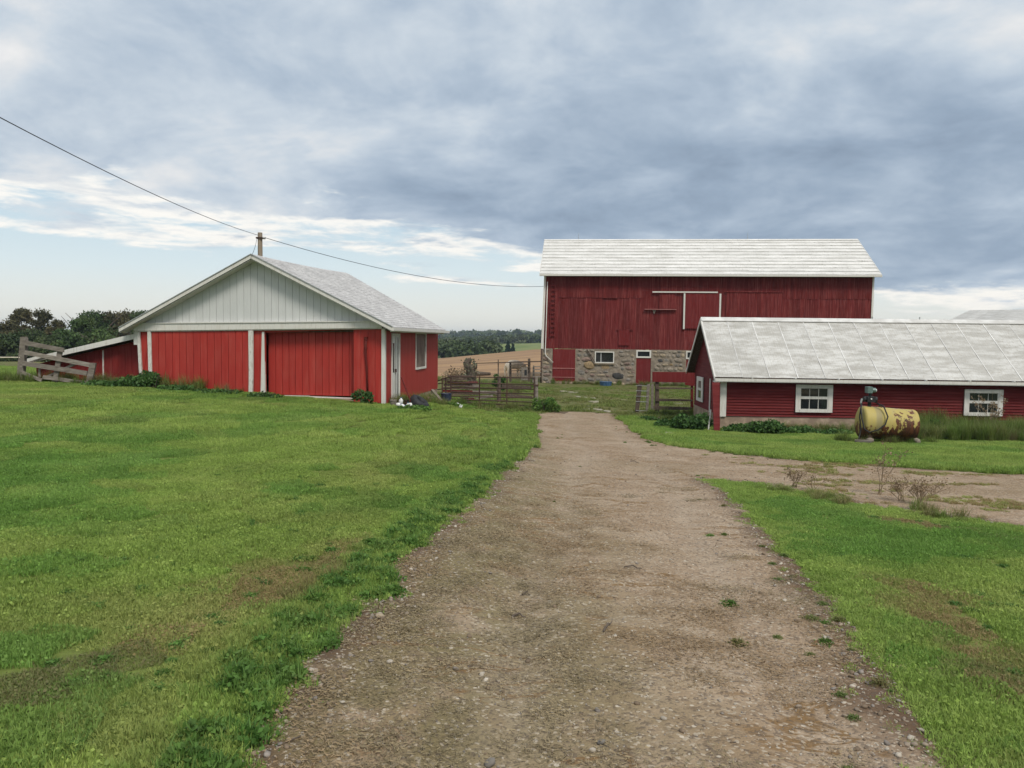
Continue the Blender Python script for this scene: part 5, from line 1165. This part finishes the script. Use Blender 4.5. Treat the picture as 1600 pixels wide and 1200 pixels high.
def dryness(x, y):
    n = fbm(x*1.7+2, y*1.7+4, 4); n2 = fbm(x*.45+9, y*.45, 3)
    d = sm(poly_d(x, y, DRYL)+(n-.5)*.9, .42, .0)*.85 + sm(poly_d(x, y, DRYR)+(n-.5)*.6, .36, .05)*.95
    d = d+.22*sm(n2, .56, .72)*sm(n, .42, .62)+.12*sm(n, .6, .75)+.16*sm(poly_d(x, y, [(-1.9, 8), (-2.0, 11), (-1.2, 15), (-.6, 19)])+(n-.5)*2.2, .8, .0)
    d = np.maximum(d, sm(segd(x, y, (4.5, 9.3), (5.35, 7.9))+(n-.5)*.35, .22, .08))
    return np.clip(d, 0, 1)
def build_lawn():
    x, y = jgrid(-14, 12, 1.2, 13.2, .30)
    d = drive_d(x, y); ok = (d < -.30) & ~footprint(x, y, .1); x, y = x[ok], y[ok]
    dr = dryness(x, y); lu = sm(fbm(x*.8+30, y*.8+11, 3), .5, .68)
    scatter('lawn_grass', 'short mown green grass of the near lawn', 'lawn', np.stack([x, y, gz(x, y)-.004], 1), rng.uniform(.9, 1.15, len(x)), dr, lu, (1-.5*dr)*(1+.3*lu*rng.random(len(x))))
    x, y = jgrid(-26, 24, 12.6, 31, .52)
    d = drive_d(x, y); ok = (d < -.55) & ~footprint(x, y, .15) & ~((y > 29.2) & (x > -2.4)) ; x, y = x[ok], y[ok]
    dr = dryness(x, y); lu = sm(fbm(x*.8+30, y*.8+11, 3), .5, .68)
    scatter('far_lawn_grass', 'short mown green grass of the lawn towards the sheds', 'lawnfar', np.stack([x, y, gz(x, y)-.004], 1), rng.uniform(.9, 1.1, len(x)), dr*.8, lu*.7, rng.uniform(.8, 1.1, len(x)))
    # verge tufts
    x, y = jgrid(-2.6, 7.5, 1.4, 14, .075); d = drive_d(x, y); ok = (d > -.5) & (rng.random(len(x)) < sm(d, .30, -.03)**2.2); x, y, d = x[ok], y[ok], d[ok]
    dr = dryness(x, y); left = x < 0.5+.02*y
    scatter('verge_grass', 'ragged grass tufts along the edges of the gravel drive', 'tuft', np.stack([x, y, gz(x, y)-.012], 1), rng.uniform(.8, 1.25, len(x))*np.where(d > .02, .7, 1.), dr*.9, np.where(left, .38, .2)*rng.uniform(.3, 1.5, len(x)), rng.uniform(.8, 1.35, len(x))*np.where(left, 1.2, .8))
    x, y = jgrid(-4, 16, 13.5, 31, .15); d = drive_d(x, y); ok = (d < .03) & (d > -.75) & ~((y > 29.5) & (x > -2)); x, y = x[ok], y[ok]
    scatter('far_verge_grass', 'grass tufts along the far edges of the gravel drive', 'tuft', np.stack([x, y, gz(x, y)-.012], 1), rng.uniform(1.5, 2.2, len(x)), dryness(x, y)*.6, np.full(len(x), .3), rng.uniform(1., 1.6, len(x)))
    # broadleaf weeds: a lush belt on the left verge, sprinkled through the lawn, and strays in the gravel
    x, y = jgrid(-2.6, 1.2, 1.6, 21, .10); d = drive_d(x, y); w = fbm(x*1.6+50, y*1.6, 3)
    ok = (d < -.0) & (d > -.55+.3*w) & (w > .38) & (rng.random(len(x)) < .75); x, y = x[ok], y[ok]
    scatter('verge_weeds', 'lush green broadleaf weeds along the left edge of the drive', 'weed', np.stack([x, y, gz(x, y)-.01], 1), rng.uniform(.7, 1.35, len(x)), np.zeros(len(x)), rng.random(len(x))*.5, None)
    x, y = jgrid(-9, 8, 2, 11, .2); d = drive_d(x, y); w = fbm(x*.9+70, y*.9+3, 3); ok = (d < -.4) & (w > .545) & (rng.random(len(x)) < .6); x, y = x[ok], y[ok]
    scatter('lawn_weeds', 'clover patches scattered through the lawn', 'weed', np.stack([x, y, gz(x, y)-.01], 1), rng.uniform(.5, .95, len(x)), np.zeros(len(x)), rng.random(len(x))*.8, np.full(len(x), .6))
    x, y = jgrid(-1, 8, 2.5, 26, .16); d = drive_d(x, y); rside = sm(d, .95, .05)*(x > 1.2); w = fbm(x*2.3+20, y*2.3+9, 3)
    ok = (d > .02) & (rng.random(len(x)) < rside*.30*sm(w, .50, .64)+.0012*(y < 16)); x, y = x[ok], y[ok]
    scatter('gravel_weeds', 'small green weeds growing in the gravel along the right edge', 'weed', np.stack([x, y, drive_z(x, y)-.005], 1), rng.uniform(.3, .75, len(x)), rng.random(len(x))*.7, np.zeros(len(x)), rng.uniform(.5, 1., len(x)))
    x, y = jgrid(3.4, 14, 8, 19, .16); d = drive_d(x, y); w = fbm(x*.9+33, y*2.2+5, 4); ok = (d > .0) & (rng.random(len(x)) < .85*sm(w, .47, .62)*sm(x+.25*(16-y), 3.6, 6.5)); x, y = x[ok], y[ok]
    scatter('track_grass', 'thin dry grass growing over the gravel side track', 'tuft', np.stack([x, y, drive_z(x, y)-.006], 1), rng.uniform(.9, 1.6, len(x)), .35+.65*rng.random(len(x)), np.zeros(len(x)), rng.uniform(.3, .7, len(x)))
    # rough yard grass before the barn and behind the gate
    x, y = jgrid(-9, 14, 29.6, 54, .34); ok = ~footprint(x, y, .1) & (drive_d(x, y) < .1) & ~((x < -2.2) & (y < 38)); x, y = x[ok], y[ok]
    n = fbm(x*.7+4, y*.7, 4); keep = rng.random(len(x)) < np.clip(.25+1.6*(n-.35), .15, 1); x, y, n = x[keep], y[keep], n[keep]
    scatter('yard_grass', 'rough uneven grass in the barn yard', 'rough', np.stack([x, y, terr(x, y)-.02], 1), rng.uniform(1., 1.9, len(x)), np.clip(.95-n*1.5, 0, 1)*.9, np.zeros(len(x)), rng.uniform(.35, .95, len(x))*sm(y, 60, 34))
    # long grass: right of the tank, along walls and fence feet
    X, Y = [], []
    def strip(a, b, w, dens):
        n = int(math.dist(a, b)*w*dens); t = rng.random(n); o = rng.uniform(-w/2, w/2, n); dx, dy = b[0]-a[0], b[1]-a[1]; l = math.hypot(dx, dy)
        X.extend(a[0]+dx*t-dy/l*o); Y.extend(a[1]+dy*t+dx/l*o)
    strip((7.6, 25.5), (12.3, 25.3), .9, 14); strip((9.3, 21.9), (12.0, 21.6), .5, 14); strip((-11.2, 22.1), (-7.8, 21.9), .7, 16); strip((-15.5, 22.3), (-11.3, 22.2), .9, 14); strip((-3.3, 22.0), (-2.2, 26.5), .7, 18); strip((-2.4, 28.9), (.6, 31.5), .5, 10); strip((2.8, 52.8), (12, 51.9), .7, 14); strip((5.3, 31.2), (7.5, 31.6), .7, 12); strip((-1.6, 37), (0.3, 52), 3., 7)
    x, y = np.array(X), np.array(Y)
    X2, Y2 = X, Y; X, Y = [], []
    strip((12.0, 24.7), (24, 24.3), 1.8, 60); strip((11.9, 23.2), (20, 22.6), 1.2, 50); xb, yb = np.array(X), np.array(Y)
    scatter('rank_grass', 'rank dark green grass growing between the yellow tank and the right edge', 'tall', np.stack([xb, yb, terr(xb, yb)-.02], 1), rng.uniform(.9, 1.5, len(xb)), rng.random(len(xb))**4*.8, .1+.5*rng.random(len(xb)), rng.uniform(.55, 1.45, len(xb))*(.65+.9*fbm(xb*.9, yb*.9, 3)))
    scatter('long_grass', 'long unmown grass along the walls, tank and fences', 'tall', np.stack([x, y, terr(x, y)-.02], 1), rng.uniform(.7, 1.35, len(x)), rng.random(len(x))**2.5*.9, rng.random(len(x))*.6, rng.uniform(.5, 1.1, len(x)))
    X, Y = [], []
    strip((4.0, 11.9), (4.55, 10.5), .5, 40); strip((4.5, 10.6), (5.7, 9.2), .6, 36); x, y = np.array(X), np.array(Y); kp = fbm(x*2+1, y*2, 3) > .44; x, y = x[kp], y[kp]
    scatter('track_verge_grass', 'longer grass clumps on the verge of the side track', 'tall', np.stack([x, y, terr(x, y)-.01], 1), rng.uniform(.5, .8, len(x)), rng.random(len(x))**2*.8, np.zeros(len(x)), rng.uniform(.35, .75, len(x)))
    # driveway litter
    x, y = jgrid(-1.6, 5.5, 1.8, 14, .17); d = drive_d(x, y); w = fbm(x*.55+12, y*.55+40, 4)
    dens = sm(d, -.02, .15)*np.clip(.03+.55*sm(x, 1.5, -.6)+.5*sm(w, .5, .66), 0, .8)*sm(y, 13, 5)
    ok = rng.random(len(x)) < dens; x, y = x[ok], y[ok]
    scatter('grass_clippings', 'dry tan grass clippings strewn over the gravel drive', 'clip', np.stack([x, y, drive_z(x, y)+.001], 1), rng.uniform(.8, 1.3, len(x)), sm(fbm(x*.8+3, y*.8+3, 3), .55, .7)*.6, None, None, 'clippings')
    n = 70000; y = 2.2+15*rng.random(n)**1.7; x = rng.uniform(-1.5, 6.0, n); d = drive_d(x, y)
    edge = np.exp(-((d-.12)/.25)**2); ok = (d > -.1) & (rng.random(n) < .45+.55*edge); x, y, edge = x[ok], y[ok], edge[ok]
    keep = rng.random(len(x)) < .55+.45*edge; x, y, edge = x[keep], y[keep], edge[keep]; s = np.where(rng.random(len(x)) < .02+.10*edge, rng.uniform(.018, .038, len(x)), rng.uniform(.005, .014, len(x)))
    scatter('gravel_stones', 'loose gravel stones lying on the drive', 'pebble', np.stack([x, y, drive_z(x, y)+s*.15], 1), np.stack([s, s*rng.uniform(.7, 1, len(s)), s*rng.uniform(.45, .8, len(s))], 1), cat='gravel', tilt=.3)
build_lawn()

# ---- bushes and weeds one can tell apart ------------------------------------------------
def bush(px, py_top, Y, w, mat, label, group, n=1500, leaf=.07, seed=0, depth=.7, name='bush', cat='bush', squash=1.):
    t = at(px, py_top, Y); zb = tz(t.x, Y); H = max(t.z-zb, .2); rs = np.random.default_rng(seed)
    o = empty(name, (t.x, Y, zb)); tag(o, label, cat, group); lob = []
    for k in range(9):
        x = rs.uniform(-.42, .42)*w; hh = H*rs.uniform(.35, .8)*(1-.9*(x/w)**2); s = w*rs.uniform(.16, .27)
        lob.append((x, rs.uniform(-.3, .3)*w*depth, max(hh-s*.4, .05), s, s*depth+.05, min(s, H*.45)))
    P = lobes_points(lob, n, rs, .5); P = P[P[:, 2] > 0]; P[:, 2] = np.minimum(P[:, 2], H*1.05)
    V, F = leaf_quads(P, leaf, rs, 0, 1.4); link('foliage', fast_mesh('foliage', V, F), M[mat], o)
    m = MB()
    for k in range(7): m.tube([(rs.uniform(-.2, .2)*w, 0, -.05), (rs.uniform(-.4, .4)*w, rs.uniform(-.2, .2)*w, H*.7)], [.012, .004], 5)
    m.build('stems', M['bark'], o)
for i, a in enumerate([(1085, 642, 25.4, 1.15, 'bush', 'rounded leafy bush at the gable end of the low shed', 2200, .075), (1052, 650, 26.6, 1.3, 'bush', 'low leafy bush below the board fence', 1800, .07), (1020, 650, 28.5, 1.0, 'bush', 'small bush at the foot of the wire gate', 1200, .07), (1195, 655, 24.6, 1.5, 'bush', 'dense dark bush against the front foundation of the low shed', 2600, .075), (1150, 662, 24.9, .9, 'bush', 'smaller bush between the leaning board and the dense bush', 1300, .07), (1250, 664, 24.7, 1.2, 'bush', 'low bush under the left window of the low shed', 1500, .07), (1300, 670, 24.4, 1.2, 'bush', 'low bush left of the yellow tank', 1300, .07), (1455, 656, 24.2, .9, 'bush', 'bush at the right end of the yellow tank', 1500, .07),
        (851, 617, 31.0, .8, 'weed', 'leafy bush at the foot of the gate post by the drive', 1500, .06), (865, 630, 31.0, .6, 'weed', 'low weeds right of the gate post bush', 700, .055), (780, 573, 36.5, .55, 'bush', 'dark round shrub behind the pipe gate', 900, .06), (712, 573, 40, 1.3, 'dry', 'rusty brown brush left of the dead trunk', 900, .07),
        (234, 578, 21.6, .95, 'bush', 'tall weed clump at the left corner post of the red shed', 1600, .06), (202, 586, 21.7, 1.2, 'bush', 'weed clump left of the corner post under the lean-to', 1500, .06), (165, 592, 21.6, 1.2, 'bush', 'weed clump in front of the lean-to wall', 1100, .06), (268, 601, 21.4, .95, 'bush', 'low weeds at the left end of the closed sliding door', 1000, .055), (338, 609, 21.2, 1.3, 'bush', 'low weeds along the foot of the closed sliding door', 900, .05), (566, 604, 21.2, .5, 'bush', 'grassy weed clump under the rusty pipe', 800, .045), (410, 617, 21.0, .8, 'bush', 'low weeds by the white door post', 500, .05), (640, 640, 21.2, 1.0, 'weed', 'green weeds in front of the jugs and tyre', 800, .05), (692, 632, 25.8, 1.0, 'weed', 'green weeds behind the tyre near the white bucket', 900, .05)]):
    bush(*a[:6], None, a[6], a[7], 200+i)
def stalk_weed(px, py0, py1, Y, label, seed, spread=.25, stems=7, mat='dry', leaf=.016):
    b = at(px, py1, Y); zb = tz(b.x, Y); H = at(px, py0, Y).z-zb; rs = np.random.default_rng(seed); o = empty('dry_weed', (b.x, Y, zb)); tag(o, label, 'weed', None)
    m = MB(); P = []
    for k in range(stems):
        e = (rs.normal(0, spread*.5), rs.normal(0, spread*.4), H*rs.uniform(.65, 1.)); m.tube([(rs.normal(0, .03), rs.normal(0, .03), -.02), (e[0]*.35, e[1]*.35, e[2]*.5), e], [.005, .004, .0015], 5)
        for j in range(6):
            f = rs.uniform(.4, .95); q = (e[0]*f+rs.normal(0, .05), e[1]*f+rs.normal(0, .05), e[2]*f+rs.uniform(.02, .12)); m.tube([(e[0]*f*.8, e[1]*f*.8, e[2]*f), q], [.0025, .0012], 4)
            for s in range(7): P.append((q[0]+rs.normal(0, .025), q[1]+rs.normal(0, .025), q[2]+rs.normal(0, .03)))
    m.build('stems', M[mat], o); V, F = leaf_quads(np.array(P), leaf, rs); link('seed_heads', fast_mesh('seed_heads', V, F), M[mat], o)
stalk_weed(1377, 683, 772, 11.3, 'tall dry weed stalk rising in front of the yellow tank', 1, .3, 4, 'dry', .022)
stalk_weed(1243, 735, 764, 11.9, 'small greenish dry weed at the left of the side track', 2, .25, 6)
stalk_weed(1437, 752, 795, 10.4, 'bushy dry brown weed on the verge of the side track', 3, .26, 16)
stalk_weed(1410, 752, 790, 10.7, 'thin dry weed beside the bushy brown one', 4, .3, 8); stalk_weed(1270, 740, 768, 11.7, 'thin brown weed right of the small greenish one', 5, .3, 5); stalk_weed(1548, 612, 668, 24.3, 'yellowish stalks growing in front of the right window', 6, .9, 9, 'dry', .035)
# rocks and sticks on the drive
def on_drive(px, py):
    r_ = ray(px, py); t = 1.
    while CAM_H+r_.z*t > tz(r_.x*t, r_.y*t) and t < 60: t *= 1.002
    x, y = r_.x*t, r_.y*t; return Vector((x, y, float(drive_z(x, y))))
for i, (px, py, s, mi, lab) in enumerate([(594, 973, .05, 1, 'pale rounded stone on the left verge of the drive'), (593, 1006, .03, 0, 'small pale stone below the rounded one on the verge'), (405, 1100, .035, 1, 'pale stone near the bottom left edge of the drive'), (940, 1166, .035, 2, 'pale stone at the bottom middle of the drive'), (765, 1193, .045, 2, 'grey stone at the bottom edge of the drive'), (1412, 1047, .04, 0, 'pale stone on the right verge of the drive'), (750, 768, .06, 1, 'pale stone by the far left verge'), (1302, 893, .035, 1, 'pale stone on the right verge halfway up the drive')]):
    p = on_drive(px, py); o = link('drive_stone', ROCKS[i % 5][mi]); o.location = p+Vector((0, 0, s*.25)); o.scale = (s*1.3, s, s*.75); o.rotation_euler = (.3, .2, i); tag(o, lab, 'stone')
for i, (x0, y0, x1, y1, lab) in enumerate([(800, 966, 822, 966, 'dark twig on the middle of the drive'), (816, 929, 829, 930, 'short dark twig left of the drive middle'), (975, 895, 1003, 897, 'thin twig right of the drive middle'), (330, 1196, 470, 1160, 'long bent dead branch in the bottom left corner of the drive'), (985, 723, 998, 726, 'dark twig far up the drive'), (943, 996, 956, 983, 'crooked twig near the drive centre')]):
    a, b = on_drive(x0, y0), on_drive(x1, y1); a.z += .012; b.z += .014; o = wthing('twig', tuple(a), lab, 'twig'); mid = a.lerp(b, .45)+Vector((.01, .03, .012)); wpart(o, 'wood', 'bark', lambda m: m.tube([a, a.lerp(b, .2)+Vector((0, .01, .005)), mid, a.lerp(b, .75), b], [.007, .008, .007, .005, .003], 6))
for o in bpy.data.objects:
    if '_w' in o: del o['_w']

# ------------------------------------------------------------------ haze
def build_haze():
    m, t = new_mat('pale_air'); v = t.n('ShaderNodeVolumePrincipled', None, Color=(.70, .84, 1.), Density=.00022)
    t.n('ShaderNodeOutputMaterial', None, Volume=v.outputs[0])
    o = MB().box(-2650, 2650, -70, 4100, -16, 38).build('haze', m); tag(o, kind='stuff'); o.display_type = 'WIRE'
build_haze()
